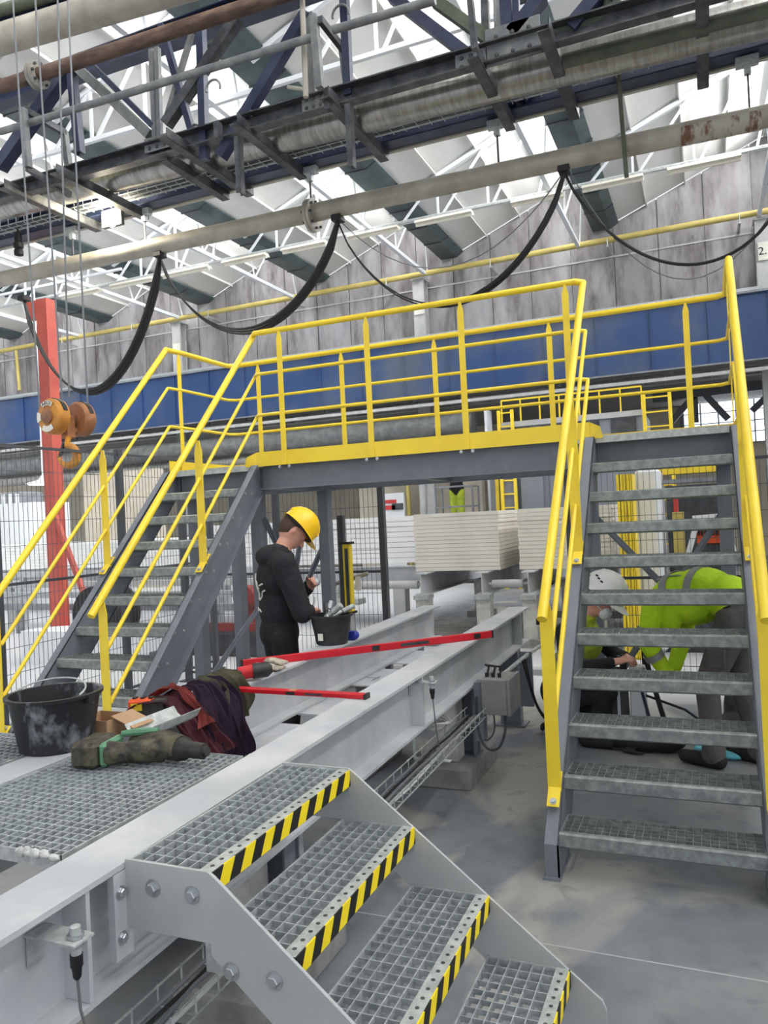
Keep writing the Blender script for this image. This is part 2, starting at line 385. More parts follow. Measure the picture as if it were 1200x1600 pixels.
# ================================================================== ROOF STEELWORK
CZ = 8.38
for k, g in enumerate(GX[1:-1]):
    b = nb(); x = g-.5
    bar(b, (x, ROOF_Y0, CZ), (x, 20.15, CZ), .09, .09)
    n = 10
    for j in range(n):
        y0 = ROOF_Y0+2.3*j+.2; tube(b, [(x, y0, CZ), (x+.35, y0+1.15, 10.3), (x, y0+2.3, CZ)], .022, 6)
    tag(make('glazing_girder', b, 'trusswhite', origin=(x, 0, CZ)), 'white lattice girder below the glazing, %s from the right' % ['eighth', 'seventh', 'sixth', 'fifth', 'fourth', 'third', 'second', 'first'][k], 'roof truss', 'lattice girders along the roof')
for ti, ty in enumerate((16.3, 10.2)):
    t = thing('roof_truss', ['white sawtooth roof truss carrying the fluorescent tubes', 'white sawtooth roof truss hidden above the pipe bridge'][ti], 'roof truss', (-10, ty, CZ))
    b = nb(); bar(b, (-28, ty, CZ), (8, ty, CZ), .07, .07); make('bottom_chord', b, 'trusswhite', t)
    for g in GX[1:-1]:
        P = lambda dx: V((g+dx, ty, GZ+PITCHR*(dx-.2)-.06))
        b = nb(); bar(b, P(.2), P(3.9), .09, .09); make('rafter', b, 'trusswhite', t)
        b = nb()
        for dx in (1.15, 2.3): bar(b, (g+dx, ty, CZ), P(dx), .045, .045, (0, 1, 0))
        for a, d in ((.2, 1.15), (1.15, 2.3), (2.3, 3.4)): bar(b, (g+a+.1, ty, CZ), P(d), .045, .045, (0, 1, 0))
        bar(b, (g+3.4, ty, CZ), P(3.9), .05, .05, (0, 1, 0)); make('web_members', b, 'trusswhite', t)
# fluorescent battens hanging along the truss
tubes = [((650, 352), (738, 333)), ((545, 375), (623, 359)), ((910, 298), (1005, 277)), ((1043, 270), (1158, 247)), ((800, 323), (880, 305)), ((442, 395), (510, 382)), ((350, 414), (417, 400)), ((255, 427), (327, 416)), ((175, 445), (240, 434)), ((97, 459), (157, 449))]
tubes.sort(key=lambda a: a[0][0]); ordn = ['first', 'second', 'third', 'fourth', 'fifth', 'sixth', 'seventh', 'eighth', 'ninth', 'tenth']
for k, (p, q) in enumerate(tubes):
    A = at(*p, Y=16.1); B = at(*q, Y=16.1); z = 8.17; A.z = z; B.z = z
    t = thing('fluorescent_light', 'unlit fluorescent batten under the roof truss, %s from the left' % ordn[k], 'light', (A+B)/2, 'fluorescent battens')
    b = nb(); prism(b, [(A.x, 16.02, z+.09), (A.x, 16.18, z+.09), (A.x, 16.24, z+.02), (A.x, 15.96, z+.02)], (B.x-A.x, 0, 0)); make('housing', b, 'tubeoff', t)
    b = nb(); tube(b, [(A.x, 16.1, z), (B.x, 16.1, z)], .03, 8); make('lamp_tube', b, 'tubeoff', t, smooth=True)
    for x in (A.x*.85+B.x*.15, A.x*.15+B.x*.85): b = nb(); bar(b, (x, 16.1, z+.08), (x, 16.1, 8.28), .015, .015, (0, 1, 0)); make('hanger', b, 'trusswhite', t)
b = nb(); bar(b, (-24, 16.1, 8.305), (5, 16.1, 8.305), .03, .05); [bar(b, (x, 16.1, 8.32), (x, 16.26, 8.32), .02, .02) for x in range(-23, 5, 2)]; tag(make('light_rail', b, 'galv', origin=(-9, 16.1, 8.3)), 'long thin metal rail above the fluorescent battens', 'rail')
# gas pipe along the wall
b = nb(); tube(b, [(-30, 20.0, 8.31), (1.7, 20.0, 8.41)], .075, 12)
g_ = thing('gas_pipe', 'long yellow gas pipe running along the concrete wall', 'pipe', (-10, 20.0, 8.34)); make('pipe_run', b, 'gaspipe', g_, smooth=True)
for x in range(-29, 2, 3):
    b = nb(); bx(b, (x-.03, 19.9, 8.2), (x+.03, 20.6, 8.24)); tube(b, [(x, 19.9, 8.23), (x, 19.9, 8.4), (x, 20.0, 8.47), (x, 20.1, 8.4), (x, 20.1, 8.23)], .012, 6); make('pipe_bracket', b, 'galv', g_)
a = at(38, 535, Y=20.4); c = at(44, 612, Y=20.4)
b = nb(); tube(b, [(a.x, 20.02, 8.26), (a.x+.05, 20.05, c.z)], .06, 10); tag(make('riser_pipe', b, 'gaspipe', smooth=True), 'short yellow riser pipe on the concrete wall at far left', 'pipe')
# ================================================================== BLUE CRANE GIRDER
cg = thing('crane_girder', 'long deep blue crane girder below the concrete wall', 'girder', (-12, 19.7, 4.85))
b = nb(); bx(b, (-30, 19.45, 4.9), (5, 20.0, 6.42)); make('girder_box', b, 'crane_blue', cg)
b = nb(); bx(b, (-30, 19.35, 6.42), (5, 20.05, 6.47)); bx(b, (-30, 19.3, 4.86), (5, 20.05, 4.9)); make('flange_plate', b, 'machinegrey', cg)
b = nb(); bar(b, (-30, 19.6, 6.53), (5, 19.6, 6.53), .07, .12); make('crane_rail', b, 'galvdark', cg)
for k in range(27):
    x = -29+1.27*k; b = nb(); bx(b, (x-.012, 19.4, 4.9), (x+.012, 19.45, 6.42)); make('stiffener', b, 'crane_blue', cg)
b = nb(); bx(b, (-30, 19.3, 4.62), (5, 19.42, 4.7)); make('cable_ledge', b, 'dustgrey', cg)
for k in range(26):
    x = -29.2+1.3*k; b = nb(); bx(b, (x, 19.26, 4.76), (x+1.2, 19.34, 4.84)); make('busbar', b, 'rubber', cg)
# pipes and things under the girder
for z, r, m, lab in ((4.12, .32, 'greysteel', 'thick dark grey pipe under the blue girder'), (3.62, .17, 'insul', 'thinner bright metal pipe under the blue girder')):
    b = nb(); tube(b, [(-24, 19.7, z), (-5.6, 19.7, z)], r, 18); tag(make('duct_pipe', b, m, smooth=True), lab, 'pipe', 'pipes under the girder')
# ================================================================== GRATING HELPERS
def grating(bm, x0, x1, y0, y1, z, nx, ny, t=.003, h=.028, hc=None):
    """open bar grating: nx cells across x, ny cells across y, top at z"""
    for i in range(nx+1):
        x = x0+(x1-x0)*i/nx; bx(bm, (x-t/2, y0, z-h), (x+t/2, y1, z))
    hc = hc or h*.55
    for j in range(ny+1):
        y = y0+(y1-y0)*j/ny; bx(bm, (x0, y-t/2, z-hc), (x1, y+t/2, z-.001))
def hexbolt(bm, c, d, r=.012, h=.012):
    R = V((0, 0, 1)).rotation_difference(V(d)).to_matrix()
    lathe(bm, [(r, 0), (r, h*.85), (r*.85, h)], 6, c, R)
    lathe(bm, [(r*1.5, 0), (r*1.5, h*.2)], 12, c, R)
# ================================================================== CROSSOVER: PLATFORM AND TWO STAIRS
RISE, GO, Y1, Z1 = .2, .1965, 3.5711, .204
YP = Y1+10*GO; ZP = Z1+10*RISE; YF = 6.5           # platform front edge, walking level, far edge
XLL, XLR, XRL, XRR = -4.37, -3.5225, -.7075, .1587   # clear faces of the two stairs
def staircase(name, label, xa, xb, mirror):
    t = thing(name, label, 'staircase', ((xa+xb)/2, Y1, 0))
    for k, (x, s) in enumerate(((xa, -1), (xb, 1))):
        # channel stringer: web against the treads, flanges pointing outward
        b = nb(); sl = GO/RISE
        f0 = lambda z: Y1-.02+(z-Z1)*sl               # front edge
        dy = .235
        poly = [(x, f0(Z1)-.01, 0), (x, f0(Z1)-.01, .16), (x, YP-.02, ZP-.005), (x, YP+.13, ZP-.005), (x, YP+.13, ZP-.22), (x, YP+.09, ZP-.22), (x, f0(Z1)+dy-.02, 0)]
        prism(b, poly, (s*.008, 0, 0)); 
        w = .065
        for p, q in zip(poly[:3], poly[1:3]): prism(b, [p, q, V(q)+V((0, .009, -.004)), V(p)+V((0, .009, 0))], (s*w, 0, 0))
        prism(b, [poly[5], poly[6], V(poly[6])+V((0, -.01, .0)), V(poly[5])+V((0, -.01, 0))], (s*w, 0, 0))
        prism(b, [poly[3], poly[4], V(poly[4])+V((0, -.009, 0)), V(poly[3])+V((0, -.009, 0))], (s*w, 0, 0))
        st = make('stringer', b, 'steelgrey', t)
        b = nb(); bx(b, (x-.005 if s > 0 else x-w-.01, Y1-.05, 0), (x+w+.01 if s > 0 else x+.005, Y1+.25, .012)); make('base_plate', b, 'steelgrey', st)
        for i in range(10):
            for d in (.06, .16):
                b = nb(); hexbolt(b, (x+s*.008, Y1+GO*i+d+.0, Z1+RISE*i-.045), (s, 0, 0), .009, .01); make('bolt', b, 'bolt', st)
    for i in range(10):
        y, z = Y1+GO*i, Z1+RISE*i
        b = nb()                                       # frame: rounded front profile, end plates, back bar
        prism(b, [(xa, y, z-.006), (xa, y+.012, z), (xa, y+.035, z), (xa, y+.035, z-.004), (xa, y+.014, z-.006), (xa, y+.008, z-.058), (xa, y+.018, z-.066), (xa, y+.016, z-.07), (xa, y, z-.06)], (xb-xa, 0, 0))
        bx(b, (xa, y+.235, z-.032), (xb, y+.24, z))
        for x in (xa, xb-.005): bx(b, (x, y+.01, z-.07), (x+.005, y+.24, z-.001))
        tr = make('tread', b, 'galvtread', t)
        b = nb(); grating(b, xa+.006, xb-.006, y+.036, y+.236, z-.001, 24, 5); tag(make('grating', b, 'galvtread', tr), kind='stuff')
    return t
rs = staircase('staircase', 'grey steel stair with galvanised treads at right, over two crouching workers', XRL, XRR, 1)
ls = staircase('staircase', 'grey steel stair with galvanised treads at left, behind the mortar bucket', XLL, XLR, -1)
RZ = 1.10                                              # rail height above walking level
RLO = V((0, 3.60, 1.19)); RUP = V((0, YP+.06, ZP+RZ))
def stair_rail(t, x, s, lead, lead2):
    """sloping hand rail and two knee rails of a stair flank at x, standing on flat posts"""
    P = lambda v, dz=0: (x, v.y, v.z+dz)
    pts = [P(RLO), P(RUP)]
    if lead: pts.append((x, YP+.06, ZP+RZ)) if False else None
    b = nb(); tube(b, [P(RLO, 0), P(RUP, 0)], .0245, 14); make('top_rail', b, 'yellow', t, smooth=True)
    b = nb(); ell(b, P(RUP), (.0245,)*3, None, 12, 8); make('rail_elbow', b, 'yellow', t, smooth=True)
    for dz in (-.345, -.69):
        lo = V((0, RLO.y+.13, RLO.z+.13*RISE/GO)); b = nb(); tube(b, [P(lo, dz), P(RUP, dz)], .014, 10); make('knee_rail', b, 'yellow', t, smooth=True)
    for y in (RLO.y+.1, RLO.y+1.15):
        ztop = RLO.z+(y-RLO.y)*RISE/GO; zf = .385+(y-RLO.y-.1)*RISE/GO
        w = .032; b = nb(); prism(b, [(x-w, y-.004, zf-.03), (x+w, y-.004, zf-.03), (x+w, y-.004, ztop-.1), (x+.012, y-.004, ztop-.012), (x-.012, y-.004, ztop-.012), (x-w, y-.004, ztop-.1)], (0, .008, 0))
        po = make('rail_post', b, 'yellow', t)
        b = nb(); d = V((0, GO, RISE)).normalized(); c = V((x, y-.006, zf-.02)); bar(b, c-d*.09, c+d*.09, .06, .008, (0, -1, 1)); make('foot_plate', b, 'yellow', po, bevel=.002)
        for o in (-.065, .065):
            b = nb(); hexbolt(b, c+d*o+V((0, -.004, .004)), (0, -.7, .7), .011, .01); make('bolt', b, 'bolt', po)
XR_ = (XLL-.035, XLR+.035, XRL-.035, XRR+.045)
stair_rail(ls, XR_[0], -1, 0, 0); stair_rail(ls, XR_[1], 1, 0, 0); stair_rail(rs, XR_[2], -1, 0, 0); stair_rail(rs, XR_[3], 1, 0, 0)
# ---- the bridge
pf = thing('crossover_platform', 'yellow-railed grey steel platform bridging the conveyor between two stairs', 'platform', (-2.1, 6.0, 0))
XA, XB = -4.40, .22
b = nb(); channel(b, (XLR+.06, YP+.04, ZP-.11), (XRL-.06, YP+.04, ZP-.11), .07, .2, .01, side=-1); make('edge_beam', b, 'steelgrey', pf)
b = nb(); channel(b, (XA, YF, ZP-.11), (XB, YF, ZP-.11), .07, .2, .01, side=1); make('edge_beam', b, 'steelgrey', pf)
for x in (XA+.03, XLR+.04, -2.1, XRL-.04, XB-.03):
    b = nb(); channel(b, (x, YP+.1, ZP-.11), (x, YF-.04, ZP-.11), .06, .18, .008); make('cross_beam', b, 'steelgrey', pf)
for x0, x1 in ((XLL+.0, XLR-.0), (XRL, XRR)):
    b = nb(); bx(b, (x0, YP+.1, ZP-.21), (x1, YP+.108, ZP-.04)); make('riser_plate', b, 'steelgrey', pf)
    b = nb(); bx(b, (x0+.005, YP-.01, ZP-.05), (x1-.005, YP+.03, ZP)); bx(b, (x0+.01, YP+.0, ZP-.012), (x1-.01, YP+.1, ZP-.004)); make('landing_nosing', b, 'galv', pf)
for k, (x0, x1) in enumerate(((XA, -3.5), (-3.5, -2.1), (-2.1, -.7), (-.7, XB))):
    b = nb(); grating(b, x0+.01, x1-.01, YP+.1, YF-.04, ZP-.002, int((x1-x0)/.034), 9); tag(make('deck_grating', b, 'galvdark', pf), kind='stuff')
# kick plates
def kick(p, q, zt=.12): 
    b = nb(); bar(b, (p[0], p[1], ZP+zt/2-.02), (q[0], q[1], ZP+zt/2-.02), .008, zt); make('kick_plate', b, 'yellow', pf)
kick((XLR+.05, YP-.005), (XRL-.03, YP-.005)); kick((XA, YF+.045), (XB, YF+.045)); kick((XA, YP+.03), (XA, YF+.045)); kick((XB, YP+.03), (XB, YF+.045))
for x, s in ((XLR+.05, 1), (XRL-.03, -1)):             # short return plates at the stair openings
    b = nb(); prism(b, [(x, YP-.005, ZP-.02), (x-s*.09, YP-.045, ZP-.02), (x-s*.075, YP-.045, ZP+.06), (x, YP-.005, ZP+.10)], (0, .008, 0)); make('kick_plate', b, 'yellow', pf)
# bridge rails: near side between stairs, far side, two ends
def rails(pts, posts, zs=(RZ, RZ-.345, RZ-.69), ends=True):
    for i, dz in enumerate(zs):
        b = nb(); tube(b, [(p[0], p[1], ZP+dz) for p in pts], .0235 if i == 0 else .0145, 12); make('top_rail' if i == 0 else 'knee_rail', b, 'yellow', pf, smooth=True)
    for x, y, d in posts:
        b = nb(); w = .023
        ax = V((1, 0, 0)) if d == 'x' else V((0, 1, 0)); n = V((0, 1, 0)) if d == 'x' else V((1, 0, 0))
        c = V((x, y, 0)); o = n*.004
        prism(b, [c-ax*w-o+V((0, 0, ZP-.02)), c+ax*w-o+V((0, 0, ZP-.02)), c+ax*w-o+V((0, 0, ZP+RZ-.08)), c+ax*.006-o+V((0, 0, ZP+RZ-.012)), c-ax*.006-o+V((0, 0, ZP+RZ-.012)), c-ax*w-o+V((0, 0, ZP+RZ-.08))], n*.008)
        po = make('rail_post', b, 'yellow', pf)
        for q in (-.045, .045):
            b = nb(); hexbolt(b, c+ax*q-n*.005+V((0, 0, ZP-.035)), -n, .009, .01); make('bolt', b, 'bolt', po)
ny = YP+.0
rails([(XR_[1], YP+.06, 0), (XR_[1]+.05, ny, 0), (XR_[2]-.05, ny, 0), (XR_[2], YP+.06, 0)], [(-3.2, ny-.012, 'x'), (-2.41, ny-.012, 'x'), (-1.635, ny-.012, 'x'), (-.86, ny-.012, 'x')])
rails([(XR_[0], YP+.06, 0), (XA+.02, YP+.25, 0), (XA+.02, YF+.0, 0), (XA+.08, YF+.06, 0), (XB-.08, YF+.06, 0), (XB-.02, YF, 0), (XB-.02, YP+.2, 0), (XR_[3], YP+.06, 0)],
      [(XA+.02, YP+.2, 'y'), (-4.05, YF+.05, 'x'), (-3.13, YF+.05, 'x'), (-2.2, YF+.05, 'x'), (-1.17, YF+.05, 'x'), (-.09, YF+.05, 'x'), (XB-.02, 6.1, 'y')])
# legs and braces
def leg(x, y, h=ZP-.21, w=.1):
    b = nb(); bx(b, (x-w/2, y-w/2, .012), (x+w/2, y+w/2, h)); bx(b, (x-.09, y-.09, 0), (x+.09, y+.09, .014)); bx(b, (x-.08, y-.08, h-.012), (x+.08, y+.08, h)); make('leg', b, 'steelgrey', pf)
for x, y in ((-4.28, 5.75), (-3.62, 5.75), (-.87, 6.4), (XB-.1, 6.4), (-3.3, 6.4), (-4.28, 6.4), (-3.62, 4.35)):
    if y < 5: b = nb(); bx(b, (x-.04, y-.04, 0), (x+.04, y+.04, .84)); make('leg', b, 'steelgrey', pf)
    else: leg(x, y)
def brace(p, q, w=.05):
    b = nb(); bar(b, p, q, .012, w, (0, 1, 0)); bar(b, p, q, w, .012, (0, 1, 0), (0, 0)); make('brace', b, 'steelgrey', pf)
brace((-3.56, 5.75, .05), (-3.56, 6.4, 1.6)); brace((-3.56, 6.4, .9), (-3.56, 5.75, 1.75)); brace((-3.62, 4.35, .15), (-3.62, 5.72, 1.0)); brace((-3.3, 6.42, 1.55), (-3.75, 6.42, .75))
brace((-.87, 6.42, 1.65), (-.05, 6.42, .72), .05); brace((XB-.1, 6.42, 1.65), (-.72, 6.42, .35), .05)
# ================================================================== CONVEYOR BEAMS
TOP = .885
def bxo(x, y): return x-.017*(y-2.3)
def support_beam(name, label, xc, y0, y1):
    t = thing(name, label, 'beam', (xc, 3.5, .6)); h = .285; w = .165
    b = nb(); ibeam(b, (bxo(xc, y0), y0, TOP-h/2), (bxo(xc, y1), y1, TOP-h/2), w, h, .014, .01); make('i_section', b, 'beamwhite', t)
    return t
BR = support_beam('support_beam', 'white dusty steel beam in front, beside the small step stair', -1.462, .2, 6.5)
BL = support_beam('support_beam', 'white dusty steel beam behind, carrying the mortar buckets', -2.285, .2, 6.6)
for y in (1.36, 3.74, 6.2):
    b = nb(); x = bxo(-1.462, y); bx(b, (x+.005, y-.006, TOP-.27), (x+.08, y+.006, TOP-.014)); make('web_stiffener', b, 'beamwhite', BR)
# steel feet and plinths under both beams
def plinth(x, y, sx, sy, h, label):
    b = nb(); bx(b, (x-sx/2, y-sy/2, 0), (x+sx/2, y+sy/2, h)); return tag(make('concrete_plinth', b, 'concrete', bevel=.008, origin=(x, y, 0)), label, 'plinth', 'concrete plinths')
for x, y, lab in ((-1.60, 4.84, 'rough concrete plinth under the front white beam, beyond the step stair'), (-1.60, 2.45, 'concrete plinth behind the lowest bolts of the step stair'), (-2.3, 4.84, 'concrete plinth under the rear white beam in mid length'), (-2.3, 2.45, 'concrete plinth under the rear white beam by the grating')):
    plinth(x, y, .36, .64, .13, lab)
    B = BR if x > -2 else BL
    xx = x+.05
    b = nb(); bx(b, (xx-.09, y+.02, .13), (xx+.1, y+.028, TOP-.285)); bx(b, (xx+.08, y-.06, .13), (xx+.088, y+.08, TOP-.285)); bx(b, (xx-.09, y-.07, .13), (xx+.1, y+.09, .14)); make('support_leg', b, 'steelgrey', B)
    b = nb(); bx(b, (x-.08, y-.2, .13), (x+.07, y-.06, TOP-.3)); tag(make('concrete_pedestal', b, 'whiteconcrete', origin=(x, y-.13, .13), bevel=.01), 'pale pedestal on the '+lab.replace('rough ',''), 'pedestal', 'pale pedestals')
for y in (6.05,):
    for B, xc in ((BR, -1.462), (BL, -2.285)):
        b = nb(); x = bxo(xc, y); bx(b, (x-.08, y-.05, .012), (x+.08, y+.05, TOP-.285)); bx(b, (x-.12, y-.09, 0), (x+.12, y+.09, .014)); make('support_leg', b, 'steelgrey', B)
# tie plates between the lower flanges, open slots between them
for y in (2.65, 3.4, 4.15, 4.9, 5.65):
    b = nb(); bx(b, (bxo(-2.21, y), y-.27, TOP-.297), (bxo(-1.535, y), y+.27, TOP-.287)); make('tie_plate', b, 'beamwhite', BL)
# ================================================================== WALKWAY GRATINGS BETWEEN BEAMS
def walk_grating(label, x0, x1, y0, y1, nx, ny):
    t = thing('walkway_grating', label, 'grating', ((x0+x1)/2, y0, TOP-.03), 'walkway gratings')
    b = nb(); grating(b, x0+.004, x1-.004, y0+.004, y1-.004, TOP-.004, nx, ny, .004, .032, .03); tag(make('bar_mesh', b, 'galvdark', t), kind='stuff')
    b = nb(); bx(b, (x0, y0, TOP-.036), (x1, y0+.004, TOP)); bx(b, (x0, y1-.004, TOP-.036), (x1, y1, TOP)); bx(b, (x0, y0, TOP-.036), (x0+.004, y1, TOP)); bx(b, (x1-.004, y0, TOP-.036), (x1, y1, TOP)); make('edge_frame', b, 'galv', t)
    return t
WG = walk_grating('square galvanised walkway grating under the cordless drill', -2.19, -1.555, 1.465, 2.30, 20, 26)
walk_grating('galvanised walkway grating left of the dusty mortar bucket', -3.1, -2.39, 1.4, 2.32, 22, 28)
b = nb()
for k in range(14):
    x = -1.62+random.uniform(-.09, .05); ell(b, (x, 1.465+random.uniform(-.004, .012), TOP-.006), (random.uniform(.008, .02), .008, random.uniform(.006, .016)), None, 8, 6)
make('plaster_clump', b, 'dust', WG)
b = nb(); bar(b, (-2.9, 1.55, TOP-.2), (-1.6, 1.35, TOP-.2), .08, .16); tag(make('cross_member', b, 'beamwhite'), 'pale cross member under the front edge of the walkway grating', 'beam')
# ================================================================== SMALL STEP STAIR
sx = [-1.115]+[-1.131+.232*k for k in (1, 2, 3)]; sz = [.889]+[.908-.18*k for k in (1, 2, 3)]
SY0, SY1 = 1.493, 2.244
ss = thing('step_stair', 'small grey step stair with black and yellow nosings in front', 'step stair', (-.8, 1.87, 0))
for k, (y, s) in enumerate(((SY0, -1), (SY1, 1))):
    b = nb(); d = .035
    poly = [(-1.365, y, sz[0]+.004), (sx[0]-.005, y, sz[0]+.004), (sx[0]+.012, y, sz[0]-.006), (sx[3]+.09, y, sz[3]-.075), (sx[3]+.1, y, sz[3]-.1), (sx[3]+.1, y, 0), (-.5, y, 0), (-.5, y, .205), (-1.119, y, .70), (-1.119, y, .727), (-1.365, y, .725)]
    prism(b, poly, (0, s*.009, 0)); st = make('stringer_plate', b, 'platepaint', ss)
    for i in range(4):
        for dx in (-.05, -.165):
            b = nb(); hexbolt(b, (sx[i]+dx, y+s*.009, sz[i]-.055), (0, s, 0), .0145, .014); make('bolt', b, 'bolt', st, smooth=False)
    b = nb(); yy = y+(0 if s < 0 else 0); bx(b, (-1.385, yy-.05 if s < 0 else yy, .66), (-1.365, yy+.01 if s < 0 else yy+.06, sz[0]-.02)); fp = make('fixing_plate', b, 'beamwhite', ss)
    for z in (.71, .82):
        b = nb(); hexbolt(b, (-1.365, yy-.028 if s < 0 else yy+.03, z), (1, 0, 0), .011, .012); make('bolt', b, 'bolt', fp)
for i in range(4):
    x, z = sx[i], sz[i]; x0 = x-.243
    b = nb(); bx(b, (x0, SY0+.002, z-.032), (x0+.004, SY1-.002, z)); bx(b, (x-.036, SY0+.001, z-.004), (x, SY1-.001, z+.001))
    for y in (SY0+.001, SY1-.006): bx(b, (x0, y, z-.075), (x, y+.005, z))
    tr = make('tread', b, 'galv', ss)
    b = nb(); grating(b, x0+.003, x-.036, SY0+.006, SY1-.006, z-.001, 6, 18, .0028, .03); tag(make('grating', b, 'galvdark', tr), kind='stuff')
    b = nb(); bx(b, (x, SY0+.001, z-.05), (x+.0035, SY1-.001, z)); make('hazard_nosing', b, 'hazard', tr)
    b = nb()
    for j in range(19):
        lathe(b, [(.0058, 0), (.0058, .0012)], 8, (x-.018, SY0+.03+.0383*j, z+.0005))
    tag(make('grip_holes', b, 'machinedark', tr), kind='stuff')
# ================================================================== OVERHEAD PIPE BRIDGE
BN, BF, BZ = 6.88, 8.0, 5.87                           # near and far chord planes, level of the lower chords
BX0, BX1 = -11.5, 3.2
br = thing('pipe_bridge', 'navy and grey lattice pipe bridge crossing the hall overhead', 'pipe bridge', (-4, 7.4, BZ))
b = nb(); channel(b, (BX0, BN, BZ+.02), (BX1, BN, BZ+.02), .11, .17, .014, side=-1); make('lower_chord', b, 'darksteel', br)
b = nb(); channel(b, (BX0, BN+.14, BZ+.1), (BX1, BN+.14, BZ+.1), .04, .2, .01); make('lower_chord_plate', b, 'mossy', br)
b = nb(); ibeam(b, (BX0, BF, BZ+.13), (BX1, BF, BZ+.13), .2, .26, .016, .012); make('far_chord', b, 'navy', br)
b = nb(); bx(b, (BX0, BF+.1, BZ-.02), (BX1, BF+.15, BZ+.02)); make('far_chord_flange', b, 'pipebeige', br)
TZ = 7.95
for y in (BN+.1, BF):
    b = nb(); ibeam(b, (BX0, y, TZ), (BX1, y, TZ), .2, .28, .016, .012); make('upper_chord', b, 'navy', br)
def mem(p, q, Y, w, m, Y2=None, h=None):
    a = at(*p, Y=Y); c = at(*q, Y=Y2 or Y)
    b = nb(); bar(b, a, c, w, h or w, (0, 1, 0)); return make('lattice_member', b, m, br)
# near lattice plane
for p, q, w, m in (((0, 262), (105, 110), .14, 'navy'), ((112, 112), (125, 240), .09, 'navy'), ((120, 105), (235, 212), .1, 'greysteel'), ((140, 98), (240, 198), .06, 'navy'), ((237, 78), (243, 222), .055, 'greysteel'), ((246, 75), (250, 220), .055, 'greysteel'),
                   ((260, 195), (372, 28), .11, 'darksteel'), ((314, 40), (320, 250), .085, 'navy'), ((300, 52), (258, 192), .05, 'greysteel'), ((485, 22), (490, 158), .08, 'greysteel'), ((252, 40), (300, 205), .07, 'navy'),
                   ((345, 245), (480, 20), .11, 'navy'), ((612, -5), (738, 92), .1, 'navy'), ((538, -5), (545, 150), .08, 'navy'), ((680, 2), (782, 75), .1, 'mossy'), ((758, 0), (760, 60), .07, 'darksteel'),
                   ((778, -5), (782, 90), .08, 'greysteel'), ((790, -5), (796, 90), .1, 'navy'), ((806, -5), (808, 60), .06, 'navy'), ((800, 55), (848, -5), .12, 'navy'), ((892, 45), (938, -10), .12, 'navy'), ((950, 0), (1010, -60), .1, 'navy')):
    mem(p, q, BN+.06, w, m)
# far lattice plane
for p, q, w, m in (((815, 155), (862, 85), .1, 'navy'), ((770, 110), (800, 165), .09, 'navy'), ((808, 100), (812, 150), .08, 'navy'), ((340, 250), (380, 215), .1, 'navy'), ((60, 0), (0, 75), .1, 'navy')):
    mem(p, q, BF-.1, w, m)
# gusset plates with rivets
for px, py, sx_, sy_ in ((800, 62, .5, .34), (243, 222, .34, .16), (735, 92, .3, .16), (488, 158, .26, .16)):
    c = at(px, py, Y=BN-.02); b = nb(); bx(b, (c.x-sx_/2, BN+.0, c.z-sy_/2), (c.x+sx_/2, BN+.012, c.z+sy_/2)); g = make('gusset_plate', b, 'greysteel', br)
    for dx in (-.3, 0, .3):
        for dz in (-.25, .25):
            b = nb(); ell(b, (c.x+dx*sx_, BN, c.z+dz*sy_), (.022, .014, .022), None, 8, 6); make('rivet', b, 'darksteel', g)
# cross brackets laid along the bridge width, with hanging stubs
def cross(x, y0, y1, w=.1, z=BZ-.06):
    b = nb(); angle(b, (x, y0, z), (x, y1, z), w, .012); return make('cross_bracket', b, 'darksteel', br)
for x, y0, y1 in ((-5.03, 6.5, 8.15), (-4.23, 6.6, 8.05), (-3.2, 6.6, 8.1), (-1.74, 6.65, 8.1), (-1.09, 6.55, 8.2), (-6.6, 6.55, 8.1), (-7.4, 6.55, 8.1), (-5.35, 6.9, 8.1), (.15, 6.7, 8.2)): cross(x, y0, y1)
for p, q in (((372, 215), (377, 303)), ((545, 165), (550, 262)), ((512, 140), (515, 172)), ((340, 192), (343, 216))):
    a = at(*p, Y=6.7); c = at(*q, Y=6.7); b = nb(); channel(b, a, (a.x, a.y, c.z), .05, .08, .01, (0, 1, 0)); make('stub_hanger', b, 'darksteel', br)
# U frames standing on the near side
def uframe(pts, Y, w=.07, m='greysteel'):
    for p, q in zip(pts, pts[1:]):
        b = nb(); bar(b, at(*p, Y=Y), at(*q, Y=Y), w, w, (0, 1, 0)); make('pipe_frame', b, m, br)
uframe([(36, 170), (44, 262)], 6.55); uframe([(100, 205), (108, 265)], 7.1); uframe([(490, 25), (500, 138)], 6.55); uframe([(536, 80), (545, 150)], 7.1)
for p, q in (((36, 170), (102, 208)), ((42, 262), (110, 305)), ((500, 30), (540, 82)), ((735, 0), (742, 78))):
    b = nb(); bar(b, at(*p, Y=6.55), at(*q, Y=7.1 if p[0] < 700 else 6.55), .05, .07, (0, 0, 1)); make('pipe_frame', b, 'darksteel', br)
# pipe cradle rings
for px, py in ((600, 100), ):
    pass
for px, py, Y in ((333, 138, BN), (382, 182, 6.9), (303, 208, 6.95), (532, 22, BN)):
    c = at(px, py, Y=Y); b = nb(); tube(b, [(c.x+.09*math.cos(a), c.y, c.z+.09*math.sin(a)) for a in [math.pi*k/12-.3 for k in range(15)]], .012, 6); make('pipe_clip', b, 'greysteel', br, smooth=True)
